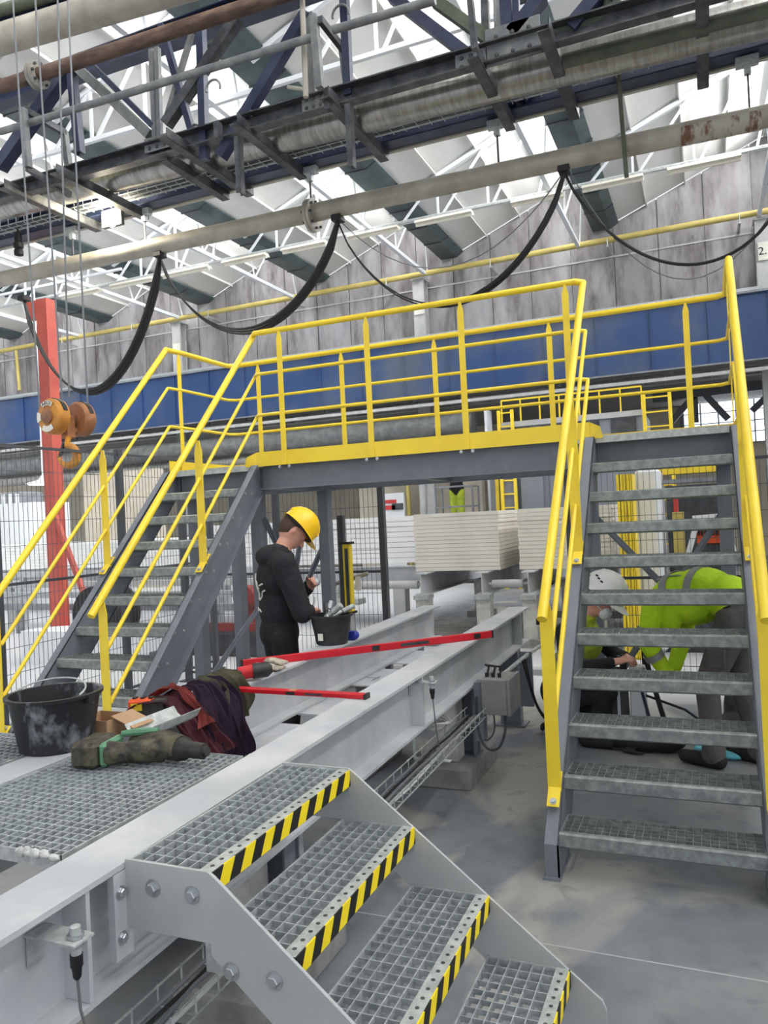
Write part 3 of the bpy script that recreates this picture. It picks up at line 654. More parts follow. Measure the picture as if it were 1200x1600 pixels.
# pipes on the bridge, each a thing of its own
def pipe(name, label, p, q, Y, r, m, ext=True, n=16):
    a = at(*p, Y=Y); c = at(*q, Y=Y); d = (c-a)
    a2 = a-d*(.25 if ext else 0); c2 = c+d*(.4 if ext else 0)
    t = thing(name, label, 'pipe', (a+c)/2); b = nb(); tube(b, [a2, c2], r, n); make('pipe_run', b, m, t, smooth=True); return t, a, c
def flange(t, c, d, r, th_=.03, m='pipegrey', bolts=8):
    R = V((0, 0, 1)).rotation_difference(V(d).normalized()).to_matrix(); b = nb()
    for s in (-1, 1): lathe(b, [(r, -th_/2), (r, th_/2)], 20, V(c)+V(d).normalized()*s*(th_*.6), R)
    fl = make('pipe_flange', b, m, t, smooth=True)
    for k in range(bolts):
        a = 2*math.pi*k/bolts; o = R @ V((r*.8*math.cos(a), r*.8*math.sin(a), 0)); b = nb(); e = V(d).normalized()*th_*1.9
        bar(b, V(c)+o-e, V(c)+o+e, .022, .022); make('bolt', b, 'darksteel', fl)
t, a, c = pipe('steam_pipe', 'brown rusty pipe with flange along the pipe bridge', (0, 136), (425, -2), 6.62, .075, 'rust')
flange(t, at(58, 118, Y=6.62), c-a, .15, .04, 'pipegrey')
pipe('water_pipe', 'thin grey pipe running along the upper pipe bridge', (0, 206), (490, 58), 6.6, .04, 'greysteel', ext=False)
pipe('water_pipe', 'thin grey pipe stub right of the pipe frame', (520, 47), (680, 0), 6.6, .04, 'greysteel', ext=False)
pipe('flue_pipe', 'thick pale insulated pipe at the top left corner', (0, 62), (215, -2), 6.95, .17, 'pipebeige', n=20)
pipe('vent_pipe', 'mossy pipe in the extreme top left corner', (0, 17), (70, -4), 6.9, .07, 'mossy')
pipe('duct_pipe', 'large shiny insulated pipe lying inside the pipe bridge', (0, 322), (1100, 50), 7.42, .17, 'insul', n=22)
b = nb(); a = at(880, 96, Y=7.2); c = at(1150, 28, Y=7.2); tube(b, [a, c+ (c-a)*.4], .065, 14); tag(make('drain_pipe', b, 'mossy', smooth=True), 'green mossy pipe at the right of the pipe bridge', 'pipe')
b = nb(); a = at(957, -10, Y=7.0); tube(b, [at(957, -10, Y=7.0), at(955, 18, Y=7.0), at(930, 36, Y=7.0), at(895, 45, Y=7.0), at(862, 52, Y=7.0)], .085, 12); tag(make('elbow_pipe', b, 'mossy', smooth=True), 'mossy elbow pipe at the top right of the bridge', 'pipe')
b = nb(); tube(b, [at(472, -5, Y=6.7), at(478, 152, Y=6.7)], .028, 8); tube(b, [at(478, 140, Y=6.7), at(450, 136, Y=6.7)], .02, 8); tag(make('drop_pipe', b, 'pipebeige', smooth=True), 'thin beige vertical drop pipe on the pipe bridge', 'pipe')
# main pale pipe hung under the bridge, with flange and hangers
t, a, c = pipe('supply_pipe', 'long pale pipe with flange hung below the pipe bridge', (0, 437), (1200, 181), 8.0, .105, 'pipebeige', n=22)
flange(t, at(488, 337, Y=8.0), c-a, .19, .035, 'pipebeige')
for px in (115, 228, 487, 780, 1172):
    k = px/1200; P = a.lerp(c, k)
    P = at(px, 437-(437-181)*k, Y=8.0)
    b = nb(); bar(b, (P.x, 8, P.z+.1), (P.x, 8, BZ-.16), .018, .018, (0, 1, 0)); make('hanger_rod', b, 'darksteel', t)
    b = nb(); bx(b, (P.x-.1, 7.96, BZ-.1), (P.x+.1, 8.04, BZ-.02)); bx(b, (P.x-.03, 7.97, BZ-.18), (P.x+.03, 8.03, BZ-.1)); make('beam_clamp', b, 'galvdark', t)
b = nb(); lathe(b, [(.1065, -.32), (.1065, .38)], 20, at(1120, 199, Y=8.0), V((0, 0, 1)).rotation_difference((c-a).normalized()).to_matrix()); make('rust_band', b, 'rustpatch', t, smooth=True)
# wire cable tray on the bridge
ct = thing('cable_basket', 'wire cable basket along the far chord of the pipe bridge', 'cable tray', (-4, 7.75, BZ+.1))
b = nb()
for y, z in ((7.66, .06), (7.66, .16), (7.72, .04), (7.8, .04), (7.86, .06), (7.86, .16)): bar(b, (BX0, y, BZ+z), (BX1, y, BZ+z), .01, .01)
for k in range(100): x = BX0+.147*k; bar(b, (x, 7.66, BZ+.04), (x, 7.66, BZ+.17), .006, .006, (0, 1, 0)); bar(b, (x, 7.66, BZ+.035), (x, 7.86, BZ+.035), .006, .006)
tag(make('basket_wires', b, 'galvdark', ct), kind='stuff')
b = nb()
for k, (y, z) in enumerate(((7.7, .06), (7.74, .065), (7.78, .06), (7.82, .07))): tube(b, [(BX0+1.2*i, y+random.uniform(-.01, .01), BZ+z+random.uniform(-.008, .01)) for i in range(13)], .02, 6)
tag(make('cable_bundle', b, 'machinedark', ct), kind='stuff')
# rod that hangs through, work lamp, plug
b = nb(); bar(b, at(964, 88, Y=7.9), at(979, 276, Y=7.9), .04, .06, (0, 1, 0)); tag(make('hanging_bar', b, 'mossy'), 'green flat bar hanging from the bridge past the pale pipe', 'bar')
L = at(172, 340, Y=7.8); wl = thing('work_lamp', 'glowing work lamp under the pipe bridge at left', 'lamp', L)
b = nb(); bx(b, L+V((-.16, .02, -.1)), L+V((.16, .08, .12))); make('housing', b, 'darksteel', wl)
b = nb(); lathe(b, [(.11, -.02), (.1, .0), (.06, .03)], 20, L+V((0, .02, 0)), Matrix.Rotation(math.pi/2, 3, 'X')); make('lens', b, 'lampglow', wl)
b = nb(); bar(b, L+V((0, .06, .12)), (L.x, L.y+.06, BZ-.02), .03, .02, (0, 1, 0)); make('bracket', b, 'darksteel', wl)
pl = bpy.data.lights.new('lamp_light', 'POINT'); pl.energy = 60; pl.color = (1, .9, .7); pl.shadow_soft_size = .1; po = bpy.data.objects.new('lamp_light', pl); COL.objects.link(po); po.parent = wl; po.location = (0, -.12, 0)
P = at(29, 385, Y=7.8); b = nb(); lathe(b, [(.03, .19), (.05, .15), (.05, .05), (.065, .04), (.065, -.02), (.045, -.03), (.06, -.06), (.06, -.12), (.03, -.13)], 14, P); tube(b, [P+V((0, 0, .18)), P+V((.01, 0, .5))], .015, 6)
tag(make('power_plug', b, 'rubber', smooth=True), 'black industrial power plug dangling at left', 'plug')
# ================================================================== FESTOON CABLES
hang = [(38, 470, 8.0), (250, 402, 8.0), (528, 346, 8.0), (882, 270, 8.0)]
HP = [at(x, y, Y=Y) for x, y, Y in hang]
def flat_cable(label, p, q, px_low, py_low, r=.028, n=3, m='rubber', r0=None):
    # parabola through the low point photographed at px_low
    t = thing('festoon_cable', label, 'cable', p, 'festoon cables')
    low = at(px_low, py_low, Y=8.0)
    for k in range(n):
        b = nb(); o = V((.0, .04*(k-(n-1)/2), -.022*k))
        drop = (p.z+q.z)/2-low.z
        pts = []
        for i in range(25):
            u = i/24; w = p.lerp(q, u); s = 4*u*(1-u); s = s**.8
            pts.append(w-V((0, 0, drop*s))+o*(1 if 0 < i < 24 else .2))
        tube(b, pts, [(r0 or r)+(r-(r0 or r))*max(0, min(1, (i-9)/6)) for i in range(25)], 6); make('cable_strand', b, m, t, smooth=True)
    return t
flat_cable('black festoon cable loop at left, beside the red jib column', HP[0], HP[1], 130, 612, .024, 3, r0=.013)
flat_cable('black festoon cable loop in the middle, over the left stair rail', HP[1], HP[2], 390, 514, .021, 3, r0=.011)
flat_cable('black festoon cable loop right of the middle, behind the platform rail', HP[2], HP[3], 700, 475, .021, 2, r0=.009)
flat_cable('black festoon cable loop at right, in front of the concrete wall', HP[3], at(1215, 320, Y=8.0), 1040, 412, .016, 1)
for k, P in enumerate(HP):
    b = nb(); box(b, P+V((0, 0, .03)), (.12, .14, .07)); lathe(b, [(.02, 0), (.02, .06)], 8, P+V((0, .05, .04)))
    tag(make('cable_trolley', b, 'rubber', bevel=.008), 'black cable trolley under the pale pipe, %s from the left' % ordn[k], 'trolley', 'cable trolleys')
# thin loose wires
for k, (p, q, d) in enumerate((((890, 268), (1215, 318), .9), ((532, 346), (880, 270), .75))):
    b = nb(); tube(b, sag(at(*p, Y=8.05), at(*q, Y=8.05), d), .006, 6); tag(make('loose_wire', b, 'cablegrey', smooth=True), ['thin grey wire sagging above the right cable loop', 'thin grey wire sagging above the cable loop right of the middle'][k], 'wire')
# ================================================================== CRANE HOOK
HY = 5.6
def hp(px, py): return at(px, py, Y=HY)
C1 = hp(87, 651); C2 = at(124, 655, X=C1.x)
hk = thing('crane_hook', 'orange crane hook block hanging on wire ropes at left', 'crane hook', hp(106, 735))
ax = V((.12, 1, 0)).normalized()                   # sheave axle direction
Rx = V((0, 0, 1)).rotation_difference(ax).to_matrix()
mid = (C1+C2)/2; mid.z = C1.z; SEP = (C2-C1).length/2
for s, m in ((-1, 'hookorange'), (1, 'hookbrown')):
    c = mid+ax*s*SEP; b = nb(); rad = .172
    lathe(b, [(.06, -.075), (rad-.02, -.07), (rad, -.05), (rad, .045), (rad-.02, .065), (.06, .07)], 32, c, Rx); dr = make('sheave_cover', b, m, hk, smooth=True)
    b = nb(); lathe(b, [(.075, -.01), (.075, .012), (.055, .014), (.03, .026), (.018, .03)], 20, c-ax*.078, V((0, 0, 1)).rotation_difference(-ax).to_matrix()); make('axle_cap', b, 'hookbrown', dr, smooth=True)
    for k in range(2):
        b = nb(); u = V((-ax.y, ax.x, 0))
        for q in range(10):
            a = math.radians(20+q*8); d = u*math.cos(a)*(-1 if k else 1)+V((0, 0, 1))*math.sin(a); box(b, c+d*(rad+.004)+ax*.0, (.03, .045, .006), Matrix((u*math.sin(a)*(1 if k else -1)+V((0, 0, 1))*math.cos(a), ax, d)).transposed())
        make('rope_slot', b, 'rubber', dr)
c = mid-ax*SEP-ax*.079
n = -ax; u = V((-n.y, n.x, 0))*1.0
def arc_label(a0, a1, r0, r1, m, name):
    b = nb(); k = 10; A = []; B = []
    for i in range(k+1):
        a = math.radians(a0+(a1-a0)*i/k); d = u*math.cos(a)+V((0, 0, 1))*math.sin(a)
        A.append(c+n*.001+d*r0); B.append(c+n*.001+d*r1)
    prism(b, A+B[::-1], n*.002); return make(name, b, m, hk)
arc_label(55, 125, .105, .15, 'labelwhite', 'name_label'); arc_label(235, 305, .095, .15, 'labelwhite', 'load_label'); arc_label(160, 200, .095, .15, 'labelwhite', 'side_label')
for k, chx in enumerate('ABUS'):
    a = math.radians(113-15.5*k); d = u*math.cos(a)+V((0, 0, 1))*math.sin(a); up_ = d; xd = u*math.sin(a)-V((0, 0, 1))*math.cos(a)
    lettering('letter', chx, .05, c+n*.0045+d*.127, xd, up_, 'ink', hk)
b = nb(); bar(b, mid+V((0, 0, .02)), mid+V((0, 0, -.2)), .1, .1, (0, 1, 0)); bar(b, mid-ax*.18+V((0, 0, -.12)), mid+ax*.18+V((0, 0, -.12)), .08, .05); make('cross_head', b, 'hookbrown', hk, bevel=.01)
# hook: tapered C swept round, with safety latch
hc = hp(106, 712); pts = []; rad = []
pts.append(mid+V((0, 0, -.18))); rad.append(.03)
u2 = V((.92, .39, 0))
for i in range(15):
    a = math.radians(95-i*20); pts.append(hc+(u2*math.cos(a)+V((0, 0, 1))*math.sin(a)*1.15)*.085); rad.append(.026+.016*math.sin(math.pi*min(1, i/11))-.013*max(0, i-11)/3)
b = nb(); tube(b, pts, rad, 12); make('hook', b, 'hookorange', hk, smooth=True)
b = nb(); bar(b, hc+V((0, 0, .12))-u2*.03, hc-u2*.085+V((0, 0, -.02)), .02, .03, (0, 1, 0)); make('safety_latch', b, 'machinedark', hk)
for k, (p0, p1) in enumerate((((20, 0), (62, 640)), ((55, 0), (97, 622)), ((90, 0), (108, 620)), ((106, 0), (137, 630)))):
    b = nb(); top = at(*p0, Y=HY); bot = at(*p1, Y=HY); e = bot+(top-bot)*1.3; tube(b, [bot, e], .009, 6); make('wire_rope', b, 'cablegrey', hk)
# red jib column
rc = thing('jib_column', 'salmon red steel jib column behind the left fence', 'column', (-9.85, 9.5, 0))
A = at(66, 470, Y=9.5); X0 = -9.86
b = nb(); bx(b, (X0-.11, 9.4, 0), (X0+.11, 9.6, A.z)); make('post', b, 'redpaint', rc)
b = nb(); bx(b, (X0-.36, 9.42, A.z-.28), (X0-.11, 9.58, A.z)); make('arm', b, 'redpaint', rc)
b = nb(); bar(b, (X0+.1, 9.4, 2.0), (X0+.9, 9.4, .1), .07, .07, (0, 1, 0)); make('strut', b, 'redpaint', rc)
b = nb(); bx(b, (X0-.5, 9.2, 0), (X0+.6, 9.8, .1)); make('foot', b, 'redpaint', rc)
# ================================================================== MESH FENCES
def fence(label, p, q, z0, z1, n_post=2, pitch=.05, rows=(.0, .2, .4, .6, .8, 1.)):
    p, q = V((p[0], p[1], 0)), V((q[0], q[1], 0)); d = q-p; L = d.length; d.normalize()
    t = thing('mesh_fence', label, 'fence', p)
    for i in range(n_post):
        c = p+d*(L*i/(n_post-1)); b = nb(); bar(b, c, c+V((0, 0, z1+.05)), .06, .06, (0, 1, 0)); bx(b, c-V((.08, .08, 0)), c+V((.08, .08, .012))); make('fence_post', b, 'fencedark', t)
    for i in range(n_post-1):
        a = p+d*(L*i/(n_post-1)+.04); e = p+d*(L*(i+1)/(n_post-1)-.04)
        for z in (z0, z1, (z0+z1)/2): b = nb(); bar(b, a+V((0, 0, z)), e+V((0, 0, z)), .02, .025); make('panel_rail', b, 'fencedark', t)
        b = nb(); m = int((e-a).length/pitch)
        for k in range(m+1): c = a.lerp(e, k/m); bar(b, c+V((0, 0, z0)), c+V((0, 0, z1)), .0036, .0036, (0, 1, 0))
        nr = int((z1-z0)/.2)
        for k in range(nr+1): z = z0+(z1-z0)*k/nr; bar(b, a+V((0, 0, z)), e+V((0, 0, z)), .0045, .0045)
        tag(make('wire_mesh', b, 'wire', t), kind='stuff')
    return t
FY = 7.0
fence('tall dark wire mesh fence running back along the left stair', (-5.5, 3.15), (-5.5, 7.65), .1, 2.48, 4)
fence('dark wire mesh fence behind the standing worker', (-5.4, FY), (-2.98, FY), .1, 2.25, 3)
fence('dark wire mesh fence behind the two crouching workers', (-1.15, FY), (1.2, FY), .1, 2.05, 2)
fence('dark wire mesh fence at the right edge beside the stair', (.75, 3.2), (.75, FY), .1, 2.3, 3)
# light curtain at the conveyor opening
a = at(547, 955, Y=6.7); c = at(545, 850, Y=6.7)
lc = thing('light_curtain', 'yellow safety light curtain column beside the bucket worker', 'sensor', (a.x, 6.7, 0))
b = nb(); bx(b, (a.x-.035, 6.67, a.z), (a.x+.035, 6.74, c.z)); make('sensor_bar', b, 'yellow', lc)
b = nb(); bx(b, (a.x-.012, 6.662, a.z+.04), (a.x+.02, 6.67, c.z-.04)); make('optic_window', b, 'machinedark', lc)
for z in (c.z, a.z-.02): b = nb(); bx(b, (a.x-.06, 6.65, z), (a.x+.05, 6.76, z+.02)); make('end_cap', b, 'rubber', lc)
b = nb(); bar(b, (a.x-.09, 6.78, 0), (a.x-.09, 6.78, c.z+.28), .06, .06, (0, 1, 0)); make('stand_post', b, 'fencedark', lc)
# ================================================================== BOARD STACKS ON THE ROLLER TRACK
ordn2 = ['', 'second', 'third', 'fourth', 'fifth', 'sixth', 'seventh', 'eighth', 'ninth', 'tenth', 'eleventh', 'twelfth', 'thirteenth', 'fourteenth', 'fifteenth']
def boards(label, x0, x1, y0, y1, z0, z1, n, m, group, taper=0):
    h = (z1-z0)/n; b = nb(); box(b, (0, 0, h/2), (x1-x0, y1-y0, h*.93)); bmesh.ops.recalc_face_normals(b, faces=list(b.faces))
    me = bpy.data.meshes.new('plasterboard'); b.to_mesh(me); b.free(); me.materials.append(MATS[m])
    for k in range(n):
        o = link('plasterboard', me, None, ((x0+x1)/2+random.uniform(-.006, .006), (y0+y1)/2+random.uniform(-.008, .008), z0+h*k))
        lab = label+', '+('topmost' if k == n-1 else 'lowest' if k == 0 else ordn2[n-1-k]+' from top')
        tag(o, lab, 'board', group)
boards('cream sheet in the board stack behind the white beams', -3.72, -2.54, 9.83, 11.9, .95, 1.73, 15, 'board', 'boards of the middle stack')
boards('cream sheet in the stack partly behind the right stair', -2.28, -1.10, 9.83, 11.9, .95, 1.735, 15, 'board', 'boards of the right stack')
boards('white sheet in the long stack left of the cream', -8.2, -3.95, 11.3, 12.5, .98, 1.72, 9, 'boardwhite', 'boards of the long white stack')
boards('white sheet in the stack behind the red column', -15.8, -8.6, 12.6, 13.8, .95, 1.5, 8, 'boardwhite', 'boards of the far left stack')
boards('pale sheet in the narrow stack behind the right treads', -.95, -.6, 10.6, 12.0, .95, 1.75, 10, 'boardwhite', 'boards behind the right stair')
b = nb(); ibeam(b, (-.8, 10.4, .82), (-.8, 12.4, .82), .2, .24); [bx(b, (-.88, y, 0), (-.72, y+.15, .7)) for y in (10.5, 12.1)]; tag(make('side_track', b, 'beamwhite'), 'pale track beam under the boards seen between right stair treads', 'conveyor')
names = ['leftmost', 'second', 'third', 'rightmost']
for k, x in enumerate((-3.55, -2.72, -2.12, -1.28)):
    t = thing('roller_track', 'grey steel track beam under the boards, %s of four' % names[k], 'conveyor', (x, 9.6, 0), 'track beams')
    b = nb(); ibeam(b, (x, 9.55, .8), (x, 14, .8), .16, .29, .015, .012); make('track_beam', b, 'beamwhite', t)
    b = nb(); bx(b, (x-.1, 9.5, .6), (x+.1, 9.75, .655)); make('saddle', b, 'galv', t)
    for y in (9.65, 12.4):
        b = nb(); bx(b, (x-.09, y-.09, .1), (x+.09, y+.09, .6)); make('track_leg', b, 'whiteconcrete', t)
        b = nb(); bx(b, (x-.2, y-.2, 0), (x+.2, y+.2, .1)); make('track_foot', b, 'concrete', t)
for k, (x0, x1) in enumerate(((-4.75, -3.65), (-2.62, -2.22), (-2.62+1.44, -.7))):
    b = nb(); tube(b, [(x0, 9.72, .78), (x1, 9.72, .78)], .055, 14); tube(b, [(x0-.05, 9.72, .78), (x1+.05, 9.72, .78)], .02, 8)
    tag(make('roller', b, 'dustgrey', smooth=True), ['pale roller left of the cream board stack', 'pale roller between the two board stacks', 'pale roller right of the board stacks'][k], 'roller', 'track rollers')
b = nb(); ibeam(b, (-12, 11.2, .82), (-3.9, 11.2, .82), .16, .24); bx(b, (-4.6, 11.1, 0), (-4.4, 11.3, .7)); bx(b, (-8.1, 11.1, 0), (-7.9, 11.3, .7)); tag(make('side_track', b, 'beamwhite'), 'pale steel track under the long white board stack', 'conveyor')
b = nb(); ibeam(b, (-16, 12.9, .82), (-8.4, 12.9, .82), .3, .24)
for x in (-15, -12, -9): bx(b, (x-.1, 12.8, 0), (x+.1, 13.0, .7))
tag(make('side_track', b, 'beamwhite'), 'pale steel track under the far left board stack', 'conveyor')
st = thing('roller_stand', 'small roller stand on a leg left of the board stack', 'roller stand', (-4.8, 9.7, 0))
b = nb(); bx(b, (-4.9, 9.6, .52), (-4.5, 9.85, .6)); bx(b, (-4.88, 9.68, .6), (-4.84, 9.76, .9)); make('bracket', b, 'galv', st)
b = nb(); bx(b, (-4.8, 9.65, .06), (-4.65, 9.8, .52)); make('post', b, 'dustgrey', st); b = nb(); bx(b, (-4.95, 9.5, 0), (-4.5, 9.95, .06)); make('foot', b, 'concrete', st)
b = nb(); bx(b, (-5.2, 7.9, 0), (1.8, 8.05, .06)); tag(make('floor_kerb', b, 'dustgrey'), 'low pale kerb on the floor behind the beams', 'kerb')
# ================================================================== FAR BACKGROUND
def wbox(name, label, cat, p, q, Y, depth, m, group=None, z0=None, bevel=0):
    """a cabinet-like body whose front lies in plane Y between two surveyed corners"""
    a = at(*p, Y=Y); c = at(*q, Y=Y); b = nb(); bx(b, (min(a.x, c.x), Y, min(a.z, c.z) if z0 is None else z0), (max(a.x, c.x), Y+depth, max(a.z, c.z)))
    return tag(make(name, b, m, bevel=bevel, origin=((a.x+c.x)/2, Y, 0)), label, cat, group), a, c
# grey panel building with window strip
YG = 17.0
a = at(784, 664, Y=YG); c = at(1003, 640, Y=YG); zt = c.z
cb = thing('control_cabin', 'grey panelled control cabin behind the right stair', 'cabin', ((a.x+c.x)/2, YG, 0))
b = nb(); bx(b, (a.x, YG, 0), (c.x, YG+2.4, zt)); make('cabin_body', b, 'sandwich', cb)
for k in range(int((c.x-a.x)/1.0)):
    x = a.x+1.0*k+.5; b = nb(); bx(b, (x-.48, YG-.02, .1), (x+.48, YG, zt-.7)); make('wall_panel', b, 'sandwich', cb)
b = nb(); bx(b, (a.x, YG-.05, zt-.12), (c.x, YG, zt)); bx(b, (a.x, YG-.05, zt-.6), (c.x, YG, zt-.5)); make('window_band', b, 'dustgrey', cb)
for k in range(4):
    x = a.x+(c.x-a.x)*(k+.15)/4; b = nb(); bx(b, (x, YG-.03, zt-.48), (x+(c.x-a.x)*.17, YG-.01, zt-.15)); make('window_pane', b, 'machinedark', cb)
b = nb()
for k in range(8): x = a.x+(c.x-a.x)*k/7; bar(b, (x, YG+.05, zt), (x, YG+.05, zt+.5), .03, .03, (0, 1, 0))
bar(b, (a.x, YG+.05, zt+.5), (c.x, YG+.05, zt+.5), .035, .035)
tag(make('roof_railing', b, 'yellow', cb), kind='stuff')
# yellow ladder cages
def ladder(label, px, py0, py1, Y, w=.45):
    a = at(px, py1, Y=Y); c = at(px, py0, Y=Y); t = thing('ladder', label, 'ladder', (a.x, Y, 0))
    for x in (-w/2, w/2):
        b = nb(); bar(b, (a.x+x, Y, 0), (a.x+x, Y, c.z), .07, .05, (0, 1, 0)); make('side_rail', b, 'yellow', t)
    for k in range(int(c.z/.3)):
        b = nb(); bar(b, (a.x-w/2, Y, .3+.3*k), (a.x+w/2, Y, .3+.3*k), .03, .03); make('rung', b, 'yellow', t)
    return t
ladder('tall yellow ladder beside the control cabin seen behind the right stair', 1028, 612, 665, 16.6, .5)
ladder('yellow ladder in front of the grey doors behind the platform', 797, 640, 800, 16.75, .3)
t, a, c = wbox('support_post', 'yellow post by the grey doors under the platform', 'post', (773, 745), (781, 800), 18.2, .15, 'yellow', z0=0)
wbox('grey_door', 'grey sliding door at the back, left one under the platform', 'door', (787, 740), (810, 800), 16.82, .12, 'sandwich', 'grey sliding doors', z0=0)
wbox('grey_door', 'grey sliding door at the back, right one under the platform', 'door', (813, 740), (850, 800), 16.82, .12, 'sandwich', 'grey sliding doors', z0=0)
wbox('white_post', 'white column at the back left of the yellow post', 'column', (756, 640), (768, 800), 19.2, .5, 'machinewhite', z0=0)
wbox('wall_slab', 'beige concrete slab wall behind the distant worker', 'wall', (560, 745), (755, 800), 21.0, .3, 'beigewall', z0=0)
sg, a, c = wbox('switch_cabinet', 'pale switch cabinet with red warning sign at the back', 'cabinet', (593, 772), (632, 800), 20.2, .4, 'machinewhite', z0=0)
P = at(602, 788, Y=20.18); b = nb(); bx(b, (P.x-.22, 20.17, P.z-.16), (P.x+.3, 20.2, P.z-.04)); bx(b, (P.x-.22, 20.17, P.z+.02), (P.x+.34, 20.2, P.z+.12)); s = make('warning_sign', b, 'signred', sg)
P = at(621, 791, Y=20.18); b = nb(); bx(b, (P.x-.17, 20.17, P.z-.1), (P.x+.17, 20.2, P.z+.08)); make('display', b, 'machinedark', sg)
b = nb(); P = at(637, 760, Y=20.3); tube(b, [(P.x, 20.3, 0), (P.x, 20.3, 3.2)], .06, 10); P2 = at(600, 758, Y=20.3); tube(b, [(P2.x-1, 20.3, P2.z), (P.x, 20.3, P2.z)], .04, 8); tag(make('wall_pipe', b, 'gaspipe', smooth=True), 'yellow wall pipe beside the pale switch cabinet', 'pipe')
b = nb(); P = at(660, 760, Y=20.1); tube(b, [(P.x, 20.1, 0), (P.x, 20.1, 4.4)], .1, 12); tag(make('down_pipe', b, 'dustgrey', smooth=True), 'white down pipe left of the distant worker', 'pipe')
# distant worker on a scissor lift
LP = at(715, 795, Y=18.5); LX = LP.x; LZ = LP.z
lf = thing('scissor_lift', 'small lift platform carrying the distant worker at the back', 'lift', (LX, 18.5, 0))
b = nb(); bx(b, (LX-.5, 18.2, 0), (LX+.5, 18.8, .5)); make('chassis', b, 'machinedark', lf)
b = nb()
for z in (.6, .95): bar(b, (LX-.4, 18.5, z), (LX+.4, 18.5, z+.33), .06, .06, (0, 1, 0)); bar(b, (LX+.4, 18.5, z), (LX-.4, 18.5, z+.33), .06, .06, (0, 1, 0))
make('scissor_arms', b, 'machinegrey', lf)
b = nb(); bx(b, (LX-.5, 18.2, 1.3), (LX+.5, 18.8, 1.38))
for x in (-.48, .48):
    for y in (18.22, 18.78): bar(b, (LX+x, y, 1.38), (LX+x, y, 2.4), .04, .04, (0, 1, 0))
for z in (1.9, 2.4):
    for y in (18.22, 18.78): bar(b, (LX-.48, y, z), (LX+.48, y, z), .04, .04)
make('guard_rail', b, 'machinegrey', lf)
# bright windows with dark bracing at the far right
wx0 = at(1065, 640, Y=24).x; wz0 = at(1100, 690, Y=24).z; wz1 = at(1100, 618, Y=24).z
b = nb(); bx(b, (wx0-.1, 25.7, wz0), (wx0+6, 25.8, wz1+.3)); win = struct('window_11', b, 'fencedark')
for k in range(12):
    for j in range(4):
        x = wx0+.5*k; z = wz0+(wz1-wz0)*j/4; b = nb(); bx(b, (x+.02, 25.66, z+.02), (x+.47, 25.7, z+(wz1-wz0)/4-.02)); make('pane', b, 'daywindow', win)
b = nb(); P = lambda x, y: at(x, y, Y=22)
for p, q in (((1048, 660), (1085, 618)), ((1100, 615), (1138, 655)), ((1085, 612), (1087, 660)), ((1175, 642), (1200, 618))): bar(b, P(*p), P(*q), .16, .16, (0, 1, 0))
bar(b, P(1020, 622), P(1210, 600), .25, .3, (0, 1, 0)); tag(make('window_bracing', b, 'fencedark'), 'dark diagonal steel bracing before the bright far windows', 'bracing')
# machinery behind the right stair
wbox('machine_cover', 'tall white machine cover behind the right stair', 'machine', (990, 732), (1040, 935), 9.3, .9, 'machinewhite', z0=0, bevel=.05)
t, a, c = wbox('guard_column', 'tall yellow ribbed guard column behind the right stair', 'guard', (963, 742), (1000, 975), 8.9, .35, 'yellow', z0=0)
for k in range(5): x = a.x+(c.x-a.x)*(k+.5)/5; b = nb(); bx(b, (x-.02, 8.88, .02), (x+.02, 8.9, a.z)); make('rib', b, 'yellow', t)
wbox('gantry_beam', 'yellow gantry beam above the machine behind the right stair', 'beam', (1035, 742), (1132, 722), 10.0, .3, 'yellow')
wbox('gantry_ledge', 'grey ledge under the yellow gantry beam', 'beam', (1035, 756), (1132, 744), 9.9, .4, 'machinegrey')
wbox('press_machine', 'dark machine frame behind the right stair mesh', 'machine', (1040, 760), (1150, 900), 11.0, 1.0, 'machinedark', z0=0)
pm_, a, c = wbox('battery_charger', 'red and orange slotted unit on the machine behind the stair', 'machine', (1088, 826), (1128, 850), 9.6, .3, 'orange')
for k in range(7): x = a.x+(c.x-a.x)*(k+.3)/7; b = nb(); bx(b, (x, 9.585, c.z+.15 if False else a.z-.08), (x+.025, 9.6, a.z-.01)); make('slot', b, 'ink', pm_)
wbox('work_table', 'dark table under the red slotted unit', 'table', (1080, 850), (1135, 880), 9.6, .5, 'machinedark', z0=0)
t = thing('machine_stand', 'white A-frame stand under the red slotted unit', 'stand', (at(1100, 880, Y=9.5).x, 9.5, 0))
for p, q in (((1082, 810), (1132, 806)), ((1090, 812), (1065, 905)), ((1128, 808), (1150, 870))):
    b = nb(); bar(b, at(*p, Y=9.5), at(*q, Y=9.5), .06, .12, (0, 1, 0)); make('frame_bar', b, 'machinewhite', t)
b = nb(); a = at(1065, 905, Y=9.5); bx(b, (a.x-.3, 9.4, 0), (a.x+.9, 9.7, a.z)); make('pedestal', b, 'machinedark', t)
fx, a, c = wbox('fire_extinguisher', 'small red extinguisher on the machine behind the stair', 'extinguisher', (1052, 780), (1060, 800), 9.4, .12, 'signred')
b = nb(); bx(b, (a.x-.02, 9.38, c.z-.55), (a.x+.1, 9.6, c.z)); make('holder', b, 'gaspipe', fx)
b = nb(); bx(b, (a.x-.02, 9.38, 0), (a.x+.1, 9.6, c.z-.55)); make('stand', b, 'machinedark', fx)
t = thing('wall_cabinet', 'dark grey cabinet at the right edge behind the stair', 'cabinet', (1.25, 6.2, 0)); b = nb(); bx(b, (.95, 5.6, 0), (1.6, 6.8, 2.35)); make('cabinet_body', b, 'machinedark', t, bevel=.01)
b = nb(); bx(b, (.94, 5.63, .1), (.95, 6.2, 2.3)); make('cabinet_door', b, 'machinedark', t)
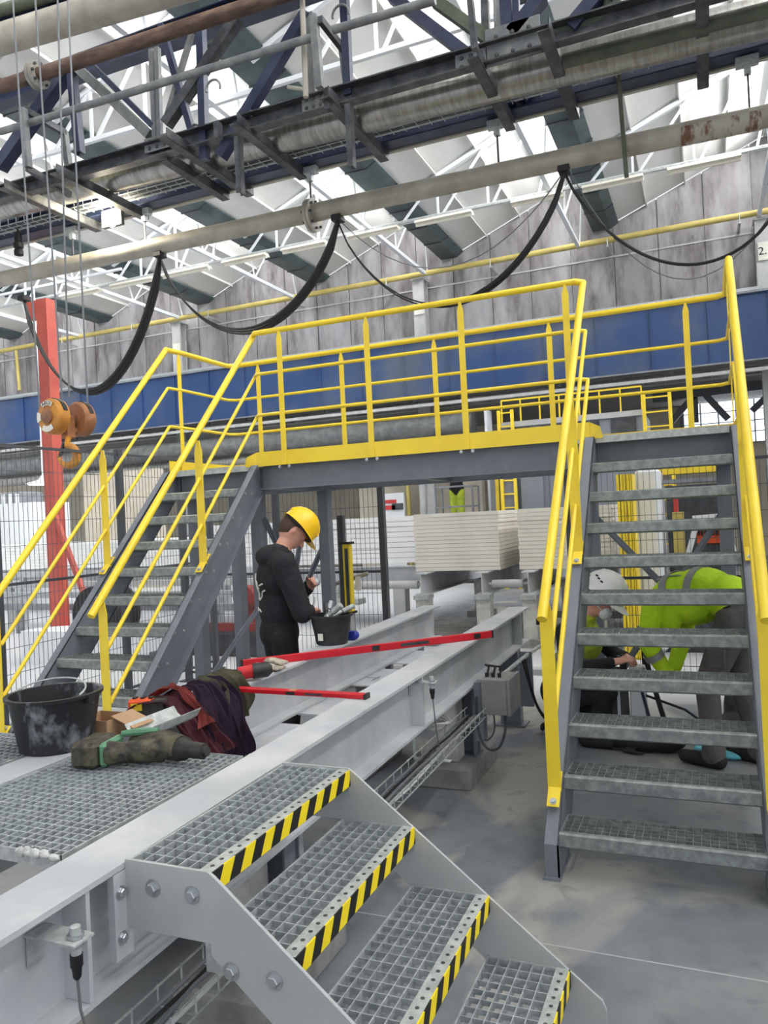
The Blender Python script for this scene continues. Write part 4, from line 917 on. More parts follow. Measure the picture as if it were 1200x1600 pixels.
# machinery behind the left fence
wbox('palletizer', 'white machine housing at far left behind the fence', 'machine', (-30, 790), (52, 850), 13.9, 1.2, 'machinewhite', z0=0)
t, a, c = wbox('gear_motor', 'light grey gear motor on the white machine at far left', 'motor', (-20, 772), (34, 789), 13.95, .7, 'machinegrey', bevel=.04)
for k in range(5): x = a.x+(c.x-a.x)*(k+.5)/5; b = nb(); tube(b, [(x, 13.93, a.z if False else min(a.z, c.z)+.05), (x, 13.93, max(a.z, c.z)-.05)], .05, 8); make('cooling_fin', b, 'machinewhite', t)
wbox('wall_slab', 'beige wall slab behind the left fence', 'wall', (128, 742), (250, 850), 18.0, .3, 'beigewall', z0=0)
P = at(67, 756, Y=15.5); b = nb(); lathe(b, [(.06, .22), (.1, .12), (.42, .02), (.44, 0), (.4, -.01), (.05, .01)], 24, P); tube(b, [P+V((0, 0, .2)), (P.x, P.y, CZ)], .02, 6); bar(b, (P.x-3, P.y, CZ), (P.x+3, P.y, CZ), .06, .06); hl = tag(make('high_bay_lamp', b, 'machinewhite', smooth=True, origin=P), 'round lit high bay lamp behind the left fence', 'lamp')
b = nb(); lathe(b, [(.36, -.02), (.36, -.005)], 24, P); make('diffuser', b, 'lampwhite', hl)
# conveyor rails and scrap behind the left fence
for k, (z, y, x0, x1) in enumerate(((.78, 10.6, -13, -6.4), (.62, 10.3, -13, -6.4), (.46, 9.9, -12, -6.6), (.95, 10.9, -13, -6.3))):
    b = nb(); bar(b, (x0, y, z), (x1, y, z), .12, .1)
    for x in (x0+.8, (x0+x1)/2, x1-.5): bx(b, (x-.05, y-.05, 0), (x+.05, y+.05, z))
    tag(make('conveyor_rail', b, ['dustgrey', 'galvdark', 'machinegrey', 'beamwhite'][k]), 'horizontal conveyor rail behind the left fence, %s from the floor' % ['third', 'second', 'lowest', 'topmost'][k], 'conveyor', 'conveyor rails on the left')
c = at(150, 925, Y=8.7); t = thing('cable_drum', 'black rubber lined drum behind the left stair', 'drum', (c.x, 8.9, 0))
b = nb(); lathe(b, [(.1, -.25), (.42, -.25), (.42, -.2), (.38, -.18), (.38, .18), (.42, .2), (.42, .25), (.1, .25)], 28, (c.x, 8.9, .43+.06), Matrix.Rotation(math.pi/2, 3, 'X')); make('drum_body', b, 'rubber', t, smooth=True)
b = nb(); bx(b, (c.x-.5, 8.6, 0), (c.x+.5, 9.2, .07)); make('cradle', b, 'machinegrey', t)
b = nb(); a = at(10, 1000, Z=.05); n = 14; lo = []; 
for i in range(n+1): x = -8.6+2.6*i/n; lo.append((x, 7.9+.25*math.sin(i*.7), 0))
prism(b, [(x, y, .0) for x, y, z in lo]+[(x, 7.6, 0) for x, y, z in lo[::-1]], (0, 0, .42)); tag(make('plastic_sheet_stack', b, 'machinewhite'), 'low white wavy stack on the floor behind the left fence', 'stack')
pu = thing('pump_unit', 'dark red pump on a frame behind the left stair treads', 'pump', at(350, 990, Y=8.4)); pu.location.z = 0; ORG[pu.name] = V(pu.location)
a = at(268, 985, Y=8.4); c = at(402, 962, Y=8.4); b = nb(); bx(b, (a.x, 8.4, 0), (c.x, 8.8, a.z)); make('frame', b, 'machinedark', pu)
b = nb(); bar(b, (a.x, 8.45, a.z+.05), (c.x, 8.45, a.z+.05), .1, .1); make('beam', b, 'redmachine', pu)
c = at(380, 935, Y=8.4); b = nb(); lathe(b, [(.05, -.14), (.13, -.13), (.16, -.05), (.16, .1), (.08, .13)], 20, (c.x, 8.5, c.z), Matrix.Rotation(math.pi/2, 3, 'X')); bx(b, (c.x-.06, 8.45, a.z), (c.x+.06, 8.6, c.z)); make('motor', b, 'redmachine', pu, smooth=True)
# conduit with labels above the bucket
t = thing('sensor_conduit', 'thin pale conduit with tags right of the standing worker', 'conduit', at(540, 905, Y=6.85))
b = nb(); tube(b, [at(515, 915, Y=6.85), at(545, 906, Y=6.85), at(575, 896, Y=6.85)], .02, 8); make('conduit', b, 'pipebeige', t, smooth=True)
for px, py in ((518, 925), (536, 918), (560, 910)):
    P = at(px, py, Y=6.84); b = nb(); bx(b, (P.x-.03, 6.83, P.z-.08), (P.x+.03, 6.835, P.z+.06)); make('paper_tag', b, 'cardwhite', t)
# ================================================================== DETAILS ON THE BEAMS
def sensor(label, y, z, parent_x):
    t = thing('proximity_sensor', label, 'sensor', (parent_x+.1, y, z), 'proximity sensors')
    b = nb(); bx(b, (parent_x+.005, y-.025, z-.07), (parent_x+.01, y+.025, z+.004)); bx(b, (parent_x+.005, y-.03, z), (parent_x+.15, y+.03, z+.005)); make('bracket', b, 'galv', t)
    c = V((parent_x+.125, y, z))
    b = nb(); lathe(b, [(.012, -.03), (.012, .03), (.008, .032)], 12, c); make('sensor_body', b, 'galv', t, smooth=True)
    b = nb(); lathe(b, [(.019, .006), (.019, .014)], 6, c); lathe(b, [(.019, -.012), (.019, -.004)], 6, c); make('lock_nut', b, 'bolt', t)
    b = nb(); lathe(b, [(.006, -.085), (.009, -.08), (.011, -.06), (.014, -.055), (.014, -.03)], 12, c); make('connector', b, 'rubber', t, smooth=True)
    b = nb(); tube(b, [c+V((0, 0, -.08)), c+V((.005, 0, -.15)), c+V((.0, .03, -.25)), c+V((-.01, .09, -.36))], .0035, 6); make('sensor_cable', b, 'cablegrey', t, smooth=True)
sensor('proximity sensor on a bracket at the lower left corner', 1.27, .815, -1.44)
sensor('proximity sensor on a bracket halfway along the front beam', 3.74, .84, -1.482)
# wire basket tray under the front beam, with cables
ct = thing('cable_basket', 'wire cable basket along the foot of the front white beam', 'cable tray', (-1.31, 3.5, .48))
b = nb(); x0, x1, z0 = -1.37, -1.25, .46
for x, z in ((x0, z0), (x0+.04, z0), (x0+.08, z0), (x1, z0), (x1, z0+.05), (x0, z0+.05)): bar(b, (x, .9, z), (x-.06, 4.55, z), .0045, .0045)
for k in range(37): y = .9+.1*k; o = -.06*(y-.9)/3.65; bar(b, (x0+o, y, z0), (x1+o, y, z0), .004, .004); bar(b, (x0+o, y, z0), (x0+o, y, z0+.055), .004, .004, (0, 1, 0)); bar(b, (x1+o, y, z0), (x1+o, y, z0+.055), .004, .004, (0, 1, 0))
tag(make('basket_wires', b, 'galv', ct), kind='stuff')
for k in range(4):
    b = nb(); tube(b, [(x0+.02+.025*k+random.uniform(-.008, .008)-.06*j/14, .9+3.6*j/14, z0+.012+random.uniform(0, .014)) for j in range(15)], .006, 6); make('laid_cable', b, ['cablegrey', 'rubber', 'cablegrey', 'dustgrey'][k], ct, smooth=True)
for y in (1.3, 2.5, 3.7):
    b = nb(); bx(b, (-1.46, y-.015, z0-.008), (-1.26, y+.015, z0-.003)); bx(b, (-1.46, y-.015, z0-.008), (-1.455, y+.015, .6)); make('tray_bracket', b, 'galvdark', ct)
c = at(680, 1133, Z=.53); b = nb()
for k in range(5):
    r = .055+.008*k; tube(b, [(c.x+r*math.cos(a)+.006*math.sin(3*a+k), c.y+1.25*r*math.sin(a), c.z+.006*k+.012*math.sin(2*a+k)) for a in [2*math.pi*i/24 for i in range(25)]], .0045, 6)
tag(make('cable_coil', b, 'dustgrey', smooth=True, origin=c), 'coil of pale cable resting on the wire basket', 'cable')
def smooth_pts(pts, n=3):
    pts = [V(p) for p in pts]
    for _ in range(n): pts = [pts[0]]+[p for a, c in zip(pts, pts[1:]) for p in (a.lerp(c, .25), a.lerp(c, .75))]+[pts[-1]]
    return pts
# junction box with cables
jx0, jx1, jy, jz0, jz1 = -1.335, -1.175, 4.55, .47, .685
jb = thing('junction_box', 'grey steel junction box beside the front beam', 'junction box', ((jx0+jx1)/2, jy, jz0))
b = nb(); bx(b, (jx0, jy, jz0), (jx1, jy+.26, jz1)); make('box_body', b, 'boxgrey', jb, bevel=.004)
b = nb(); bx(b, (jx1, jy-.006, jz0-.004), (jx1+.02, jy+.266, jz1+.004)); make('box_lid', b, 'boxgrey', jb, bevel=.004)
b = nb(); bx(b, (jx0-.05, jy+.02, .3), (jx0, jy+.1, .66)); bx(b, (jx0-.06, jy+.02, .62), (jx0+.02, jy+.12, .64)); make('mount_plate', b, 'steelgrey', jb)
for k, pts in enumerate((((jx0-.03, jy, .58), (jx0-.03, jy-.02, .38), (jx0+.02, jy-.02, .26), (jx0+.1, jy, .26), (jx1-.02, jy+.03, .38), (jx1-.03, jy+.05, .47)), ((jx0+.06, jy+.05, .47), (jx0+.07, jy+.03, .36), (jx0+.02, jy+.02, .3), (jx0-.02, jy+.03, .32)))):
    b = nb(); tube(b, smooth_pts(pts), .008 if k == 0 else .005, 8); make('box_cable', b, 'machinedark', jb, smooth=True)
b = nb()
for k in range(3):
    tube(b, [(jx0+.02+.04*k, jy+.08, jz1), (jx0+.03+.04*k, jy+.1, jz1+.06), (jx0-.02, jy+.2, jz1+.05)], .007, 6); lathe(b, [(.012, 0), (.012, .025)], 8, (jx0+.02+.04*k, jy+.08, jz1))
tag(make('cable_gland', b, 'rubber', jb), kind='stuff')
# conduit at the far end of the front beam
fc = thing('end_conduit', 'black cables on a grey plate at the far end of the front beam', 'cable', (-1.3, 5.9, .3))
b = nb(); bx(b, (-1.40, 5.85, .2), (-1.30, 5.87, .62)); make('end_plate', b, 'steelgrey', fc)
b = nb(); tube(b, [(-1.36, 5.2, .58), (-1.33, 5.85, .6), (-1.3, 6.2, .61)], .016, 8); make('conduit', b, 'galv', fc, smooth=True)
for k in range(2):
    b = nb(); tube(b, smooth_pts([(-1.31, 5.6+.06*k, .6), (-1.27, 5.62, .4), (-1.22, 5.66, .2), (-1.12, 5.7+.05*k, .1), (-1.0, 5.75, .08)]), .011, 8); make('drop_cable', b, 'rubber', fc, smooth=True)
b = nb(); box(b, (-1.32, 6.3, .79), (.05, .04, .05)); lathe(b, [(.015, 0), (.015, .03)], 12, (-1.32, 6.28, .79), Matrix.Rotation(math.pi/2, 3, 'X')); make('limit_switch', b, 'rubber', fc)
b = nb(); bx(b, (-1.2, 5.65, 0), (-.9, 5.85, .07)); bx(b, (-1.02, 5.7, .07), (-.96, 5.8, .2)); make('floor_bracket', b, 'steelgrey', fc)
# ================================================================== TOOLS AND CLUTTER
def bucket(name, label, c, rt, rb_, h, m, handle=True):
    t = thing(name, label, 'bucket', c)
    b = nb(); lathe(b, [(rb_*.9, 0), (rb_, .004), (rt, h-.012), (rt+.012, h-.012), (rt+.013, h), (rt-.004, h), (rb_-.004, .012), (.01, .01)], 40, c); make('pail', b, m, t, smooth=True)
    if handle:
        b = nb(); n = 16; tube(b, [V(c)+V(((rt+.01)*math.cos(math.pi*i/n)*.92, -(rt-.02)*.25+.02*math.sin(math.pi*i/n)-(.0), h+.004+.035*math.sin(math.pi*i/n)))+V((0, (rt)*.55*math.sin(math.pi*i/n), 0)) for i in range(n+1)], .0035, 6); make('wire_handle', b, 'galv', t, smooth=True)
        for s in (-1, 1): b = nb(); box(b, V(c)+V((s*(rt+.01), 0, h-.02)), (.018, .03, .03)); make('handle_ear', b, m, t)
    return t
bucket('mortar_bucket', 'dusty black mortar bucket on the rear beam, in the left foreground', (-2.35, 2.22, TOP), .166, .132, .21, 'bucket')
BK = V((-2.345, 4.56, TOP)); bt = bucket('tool_bucket', 'black bucket of tools in front of the standing worker', BK, .136, .104, .195, 'bucketclean', False)
P = BK+V((-.02, -.122, .06)); b = nb(); box(b, P, (.035, .006, .045)); make('sticker', b, 'labelwhite', bt)
for k, (dx, dy, r, l, a, lab, m) in enumerate(((.02, -.04, .02, .2, .9, 'steel core bit lying across the tool bucket', 'galv'), (.05, .03, .016, .22, 1.2, 'long steel socket in the tool bucket', 'galv'), (-.04, .04, .022, .16, .5, 'thick steel socket in the tool bucket', 'bolt'), (-.02, -.02, .014, .2, 1.0, 'dark chuck tool in the tool bucket', 'machinedark'))):
    d = V((math.sin(a)*math.cos(k*.7), math.sin(a)*math.sin(k*.7), math.cos(a))); c = BK+V((dx, dy, .2)); Rm = V((0, 0, 1)).rotation_difference(d).to_matrix(); b = nb()
    lathe(b, [(r*.6, -l/2), (r, -l/2+.02), (r, -.02), (r*.7, -.015), (r*.7, .02), (r*1.1, .025), (r*1.1, l/2)], 12, c, Rm); tag(make('hand_tool', b, m, smooth=True, origin=c), lab, 'tool', 'tools in the bucket')
b = nb(); c = at(548, 1000, Z=TOP+.002); box(b, c+V((0, .02, .03)), (.06, .05, .055)); ell(b, c+V((.02, .02, .03)), (.035, .03, .03), None, 12, 8); tag(make('blue_pouch', b, 'bluething', bevel=.004), 'small blue plastic pouch on the beam beside the tool bucket', 'pouch')
# cordless hammer drill lying on the grating
A = V((-2.02, 2.10, TOP+.045)); ang = math.radians(12); dx = V((math.cos(ang), math.sin(ang), 0)); dy = V((-math.sin(ang), math.cos(ang), 0)); dz = V((0, 0, 1)); Rd = Matrix((dx, dy, dz)).transposed()
dr = thing('cordless_drill', 'camouflage cordless hammer drill lying on the walkway grating', 'drill', A-dz*.045)
def D(x, y, z): return A+dx*x+dy*y+dz*z
b = nb(); box(b, D(-.02, 0, .0), (.10, .16, .088), Rd); make('battery', b, 'camo', dr, bevel=.014)
b = nb(); box(b, D(-.071, 0, .0), (.006, .1, .06), Rd); bt_ = make('battery_face', b, 'toolblack', dr, bevel=.002)
b = nb(); box(b, D(-.0755, -.01, .0), (.003, .022, .035), Rd); make('battery_label', b, 'labelwhite', dr)
b = nb(); box(b, D(.045, 0, 0), (.03, .13, .082), Rd); make('trim_band', b, 'toolgreen', dr, bevel=.01)
b = nb(); tube(b, [D(.05, -.03, .0), D(.1, -.025, .0), D(.17, .0, 0), D(.23, .03, 0)], [.042, .036, .04, .045], 14); make('grip', b, 'camo', dr, smooth=True)
b = nb(); tube(b, [D(.09, .07, .005), D(.16, .06, .01), D(.24, .035, .01), D(.3, .015, .005)], [.03, .045, .05, .045], 16); make('motor_housing', b, 'camo', dr, smooth=True)
b = nb(); tube(b, [D(.06, .05, .045), D(.12, .05, .052), D(.2, .05, .058)], [.01, .014, .01], 8); make('trim_strip', b, 'toolgreen', dr, smooth=True)
b = nb(); tube(b, [D(.28, .022, .005), D(.32, .01, .005), D(.335, .005, .005), D(.36, -.002, .005)], [.044, .04, .03, .026], 18); make('gear_nose', b, 'toolblack', dr, smooth=True)
b = nb(); tube(b, [D(.355, -.002, .005), D(.36, -.003, .005), D(.40, -.015, .005), D(.402, -.015, .005), D(.415, -.019, .005)], [.024, .029, .027, .018, .015], 18); make('chuck', b, 'toolblack', dr, smooth=True)
b = nb(); box(b, D(.1, -.05, -.005), (.05, .02, .03), Rd); make('trigger', b, 'toolblack', dr, bevel=.005)
# opened cardboard box with white flap, orange meter
cb_ = at(163, 1150, Z=TOP); cb_ = V((-2.30, 2.42, TOP)); bxn = thing('cardboard_box', 'small opened cardboard box with white flap behind the drill', 'box', cb_)
for p, s in (((0, -.07, .035), (.16, .004, .07)), ((0, .07, .035), (.16, .004, .07)), ((-.08, 0, .035), (.004, .14, .07)), ((.08, 0, .035), (.004, .14, .07)), ((0, 0, .002), (.16, .14, .004))):
    b = nb(); box(b, cb_+V(p), s); make('box_side', b, 'cardboard', bxn)
b = nb(); box(b, cb_+V((-.01, -.085, .05)), (.075, .004, .075), Matrix.Rotation(-.15, 3, 'X')); make('box_flap', b, 'cardwhite', bxn)
b = nb(); box(b, cb_+V((.13, .02, .06)), (.12, .12, .004), Matrix.Rotation(.35, 3, 'Y')); make('box_flap', b, 'cardboard', bxn)
om = V((-2.29, 2.70, TOP)); mt = thing('power_tool_battery', 'orange and black charger with yellow label behind the cardboard box', 'charger', om)
b = nb(); box(b, om+V((0, 0, .04)), (.16, .1, .07), Matrix.Rotation(.3, 3, 'Z')); make('case', b, 'toolblack', mt, bevel=.01)
b = nb(); box(b, om+V((-.03, -.03, .05)), (.11, .06, .06), Matrix.Rotation(.3, 3, 'Z')); make('cover', b, 'orange', mt, bevel=.01)
b = nb(); box(b, om+V((-.03, -.066, .05)), (.05, .004, .03), Matrix.Rotation(.3, 3, 'Z')); make('yellow_label', b, 'yellow', mt)
b = nb()
for k in range(3): box(b, om+V((-.06+.035*k, -.035+.01*k, .083)), (.014, .03, .006), Matrix.Rotation(.3, 3, 'Z'))
tag(make('keys', b, 'ink', mt), kind='stuff')
# steel drip tray / offcut behind the drill
b = nb(); n = 8; pr = [(.0, .06), (.02, .03), (.05, .012), (.09, .012), (.12, .03), (.14, .06)]
prism(b, [(-2.14+p, 2.36, TOP+q) for p, q in pr]+[(-2.14+p, 2.36, TOP+q-.004) for p, q in pr[::-1]], (.0, .3, 0)); tag(make('metal_trough', b, 'galv'), 'bent galvanised trough piece behind the drill', 'offcut')
# jackets draped over the rear beam
def drape(name, label, prof, y0, y1, m, amp=.014, ny=26, seed=1, thick=.008, waves=3.2):
    rnd = random.Random(seed); ph = [rnd.uniform(0, 6.28) for _ in range(5)]
    bm = nb(); nP = 34; prof = [V((x, 0, z)) for x, z in prof]
    seg = [(prof[i+1]-prof[i]).length for i in range(len(prof)-1)]; tot = sum(seg); grid = []
    for i in range(nP+1):
        s = tot*i/nP; k = 0
        while k < len(seg)-1 and s > seg[k]: s -= seg[k]; k += 1
        p = prof[k].lerp(prof[k+1], min(1, s/seg[k])); d = (prof[k+1]-prof[k]).normalized(); n = V((-d.z, 0, d.x)); n = n if n.length else V((1, 0, 0))
        if n.z < 0 or (abs(n.z) < .1 and n.x < 0): n = -n
        row = []; u = i/nP
        for j in range(ny+1):
            v = j/ny; w = amp*(.4+1.5*u)*(math.sin(waves*6.28*v+ph[0]+1.5*u)+.6*math.sin(waves*11*v+ph[1]-3*u)+.5*math.sin(9*u+ph[2]+4*v))
            edge = .02*math.sin(8*u+ph[3])+(.025*math.sin(13*u+ph[4])); yy = y0+(y1-y0)*v+edge*(1-2*v)
            row.append(bm.verts.new(p+n*(abs(w)+.004)+V((0, yy, 0))))
        grid.append(row)
    for a, c in zip(grid, grid[1:]):
        for j in range(ny): bm.faces.new((a[j], a[j+1], c[j+1], c[j]))
    bmesh.ops.solidify(bm, geom=list(bm.faces), thickness=thick)
    o = make(name, bm, m, smooth=True, origin=((prof[0].x), y0, TOP)); return tag(o, label, 'jacket', 'jackets on the beam')
drape('work_jacket', 'maroon work jacket draped over the rear beam, nearest the orange charger', [(-2.36, TOP+.02), (-2.30, TOP+.06), (-2.2, TOP+.055), (-2.14, TOP-.02), (-2.09, TOP-.12), (-2.05, TOP-.2)], 2.64, 2.9, 'maroon', seed=3)
drape('work_jacket', 'dark purple jacket hanging down the side of the rear beam', [(-2.34, TOP+.02), (-2.27, TOP+.075), (-2.19, TOP+.065), (-2.14, TOP-.02), (-2.10, TOP-.16), (-2.09, TOP-.27)], 2.82, 3.12, 'purple', seed=5, amp=.02)
drape('work_jacket', 'olive green jacket draped over the rear beam behind the purple one', [(-2.37, TOP+.02), (-2.28, TOP+.085), (-2.19, TOP+.06), (-2.165, TOP-.03), (-2.15, TOP-.12)], 3.02, 3.24, 'olive', seed=9, amp=.014)
drape('red_cloth', 'rust red cloth folded over the maroon jacket', [(-2.36, TOP+.05), (-2.28, TOP+.1), (-2.2, TOP+.09), (-2.12, TOP+.0), (-2.08, TOP-.06)], 2.76, 2.83, 'redcloth', seed=11, amp=.01, waves=1.5)
# spirit levels
def level(label, a, c, w, h, win, vert=True):
    a, c = V(a), V(c); t = thing('spirit_level', label, 'spirit level', (a+c)/2, 'spirit levels'); d = (c-a).normalized()
    b = nb(); bar(b, a, c, w, h); make('level_body', b, 'levelred', t, bevel=.002)
    for e in (a, c): b = nb(); bar(b, e-d*.006, e+d*.006, w+.004, h+.004); make('end_cap', b, 'toolblack', t)
    for k in win:
        p = a.lerp(c, k); b = nb(); bar(b, p-d*.025, p+d*.025, w+.002, h*.72); wv = make('vial_frame', b, 'toolblack', t)
        b = nb(); tube(b, [p-d*.02+V((0, 0, h*.2)), p+d*.02+V((0, 0, h*.2))], w*.53 if w < h else h*.45, 8); make('vial', b, 'gaspipe', wv, smooth=True)
    p, q = a.lerp(c, .6), a.lerp(c, .72); b = nb(); bar(b, p, q, w+.0015, h*.45); make('print_strip', b, 'machinedark', t)
    return t
level('long red spirit level lying across both white beams', (-2.50, 3.72, TOP+.023), (-1.345, 4.90, TOP+.023), .024, .044, (.5, .93))
level('short red spirit level lying flat across both white beams', (-2.25, 3.19, TOP+.011), (-1.47, 3.175, TOP+.011), .045, .02, (.5,))
# red impact driver
im = V((-2.33, 3.36, TOP)); it = thing('impact_driver', 'red and black cordless tool on the rear beam behind the jackets', 'power tool', im)
b = nb(); box(b, im+V((0, 0, .032)), (.12, .075, .06), Matrix.Rotation(.5, 3, 'Z')); make('battery', b, 'toolblack', it, bevel=.008)
b = nb(); tube(b, [im+V((.03, .03, .04)), im+V((.1, .08, .05))], [.035, .035], 14); make('housing', b, 'toolred', it, smooth=True)
b = nb(); tube(b, [im+V((.09, .07, .048)), im+V((.15, .12, .05)), im+V((.17, .135, .05))], [.04, .04, .02], 14); make('nose', b, 'toolblack', it, smooth=True)
# ================================================================== VOXEL BODIES (people, gloves)
def capsule(bm, p, q, r1, r2, n=14, hs=4):
    p, q = V(p), V(q); d = (q-p); L = d.length
    if L < 1e-5: d = V((0, 0, 1)); L = 1e-5
    d = d/L if L > 1e-4 else V((0, 0, 1)); prof = []
    for i in range(hs+1): a = math.pi/2*i/hs; prof.append((r1*math.sin(a), -r1*math.cos(a)))
    for i in range(hs+1): a = math.pi/2*i/hs; prof.append((r2*math.cos(a), L+r2*math.sin(a)))
    lathe(bm, prof, n, p, V((0, 0, 1)).rotation_difference(d).to_matrix())
def voxel_body(name, prims, mats, voxel=.009, smooth_it=6, parent=None, label=None, cat=None):
    """prims: ('c', p, q, r1, r2, mat) tapered limbs or ('e', centre, radii, Matrix, mat) rounded masses, fused into one skin"""
    bm = nb()
    for pr in prims:
        if pr[0] == 'c': capsule(bm, pr[1], pr[2], pr[3], pr[4])
        else: ell(bm, pr[1], pr[2], pr[3], 20, 14)
    bmesh.ops.recalc_face_normals(bm, faces=list(bm.faces))
    me = bpy.data.meshes.new('tmp'); bm.to_mesh(me); bm.free(); o = bpy.data.objects.new('tmp', me); COL.objects.link(o)
    r = o.modifiers.new('r', 'REMESH'); r.mode = 'VOXEL'; r.voxel_size = voxel
    s = o.modifiers.new('s', 'SMOOTH'); s.factor = .5; s.iterations = smooth_it
    dg = bpy.context.evaluated_depsgraph_get(); me2 = bpy.data.meshes.new_from_object(o.evaluated_get(dg)); bpy.data.objects.remove(o); bpy.data.meshes.remove(me)
    n = len(me2.polygons); ctr = np.zeros(n*3); me2.polygons.foreach_get('center', ctr); ctr = ctr.reshape(-1, 3)
    best = np.full(n, 1e9); idx = np.zeros(n, dtype=np.int32)
    for pr in prims:
        if pr[0] == 'c':
            p = np.array(pr[1]); q = np.array(pr[2]); d = q-p; t = np.clip(((ctr-p) @ d)/max(d @ d, 1e-9), 0, 1); dist = np.linalg.norm(ctr-(p+t[:, None]*d), axis=1)-(pr[3]+(pr[4]-pr[3])*t); m = pr[5]
        else:
            M = np.array(pr[3]) if pr[3] is not None else np.eye(3); l = ((ctr-np.array(pr[1])) @ M)/np.array(pr[2]); dist = (np.linalg.norm(l, axis=1)-1)*min(pr[2]); m = pr[4]
        k = dist < best; best[k] = dist[k]; idx[k] = mats.index(m)
    for m in mats: me2.materials.append(MATS[m])
    me2.polygons.foreach_set('material_index', idx); me2.polygons.foreach_set('use_smooth', [True]*n)
    o3 = org(parent) if parent else V((0, 0, 0))
    if o3.length: me2.transform(Matrix.Translation(-o3))
    me2.name = name; ob = bpy.data.objects.new(name, me2); COL.objects.link(ob); ORG[ob.name] = o3
    if parent: ob.parent = parent
    if label: tag(ob, label, cat)
    return ob
# work gloves
g0 = at(418, 1042, Z=TOP+.02); pr = [('e', g0, (.055, .035, .02), Matrix.Rotation(.4, 3, 'Z'), 'glove'), ('e', g0+V((-.05, -.02, .005)), (.035, .03, .022), None, 'glove')]
for k in range(4): pr.append(('c', g0+V((.03, -.02+.018*k, 0)), g0+V((.085+.008*(k % 2), -.035+.022*k, -.004)), .011, .009, 'glove'))
pr.append(('c', g0+V((0, -.03, .0)), g0+V((.04, -.06, .0)), .012, .009, 'glove'))
voxel_body('work_glove', pr, ['glove'], .004, 3, None, 'pale work glove lying on the rear beam by the long level', 'glove')
g1 = g0+V((.0, .05, .025)); pr = [('e', g1, (.05, .035, .018), Matrix.Rotation(.1, 3, 'Z'), 'glove')]+[('c', g1+V((.03, -.024+.016*k, 0)), g1+V((.08, -.03+.02*k, -.012)), .010, .009, 'glove') for k in range(4)]
voxel_body('work_glove', pr, ['glove'], .004, 3, None, 'second pale work glove crumpled behind the first one', 'glove')
# ================================================================== PEOPLE
def hand(prims, wrist, d, n, curl=.9, L=.18, side=1, m='skin', spread=.018):
    """five fingered hand from the wrist along d, palm normal n (palm side), fingers curling towards n"""
    wrist = V(wrist); d = V(d).normalized(); n = V(n); n = (n-d*n.dot(d)).normalized(); s = d.cross(n)*side
    pc = wrist+d*L*.26
    Mx = Matrix((d, s, n)).transposed()
    prims.append(('e', pc, (L*.29, L*.23, L*.1), Mx, m)); prims.append(('c', wrist-d*.02, wrist+d*.02, .027, .026, m))
    for k, (off, ln) in enumerate(((-1.5, .42), (-.5, .47), (.5, .44), (1.5, .35))):
        b0 = wrist+d*L*.48+s*off*spread; a = 0; p = b0; seg = L*ln/2.6
        for j in range(3):
            a += curl*(.35 if j == 0 else .6); q = p+(d*math.cos(a)+n*math.sin(a))*seg*(1 if j == 0 else .85); prims.append(('c', p, q, .0095-.0008*j, .009-.0008*j, m)); p = q
    t0 = wrist+d*L*.14-s*L*.18; t1 = t0+(d*.6-s*.55+n*.35).normalized()*L*.22; t2 = t1+(d*.85-s*.05+n*.5).normalized()*L*.18
    prims.append(('c', t0, t1, .013, .011, m)); prims.append(('c', t1, t2, .011, .009, m))
def head(prims, c, f, up, skin='skin', hair=None, s=1.0):
    """skull, jaw, nose, ears around centre c, facing f"""
    f = V(f).normalized(); up = V(up); up = (up-f*up.dot(f)).normalized(); l = up.cross(f); M = Matrix((f, l, up)).transposed()
    prims += [('e', c, (.1*s, .078*s, .112*s), M, skin), ('e', c+f*.035*s-up*.06*s, (.062*s, .055*s, .065*s), M, skin),
              ('c', c+f*.095*s-up*.0, c+f*.118*s-up*.035*s, .011*s, .015*s, skin), ('e', c+f*.088*s-up*.075*s, (.018*s, .028*s, .012*s), M, skin)]
    for k in (-1, 1):
        prims.append(('e', c+l*k*.08*s-up*.015*s-f*.005, (.02*s, .011*s, .033*s), M, skin)); prims.append(('e', c+f*.082*s+l*k*.032*s+up*.012*s, (.016*s, .016*s, .012*s), M, skin))
    return f, l, up, M
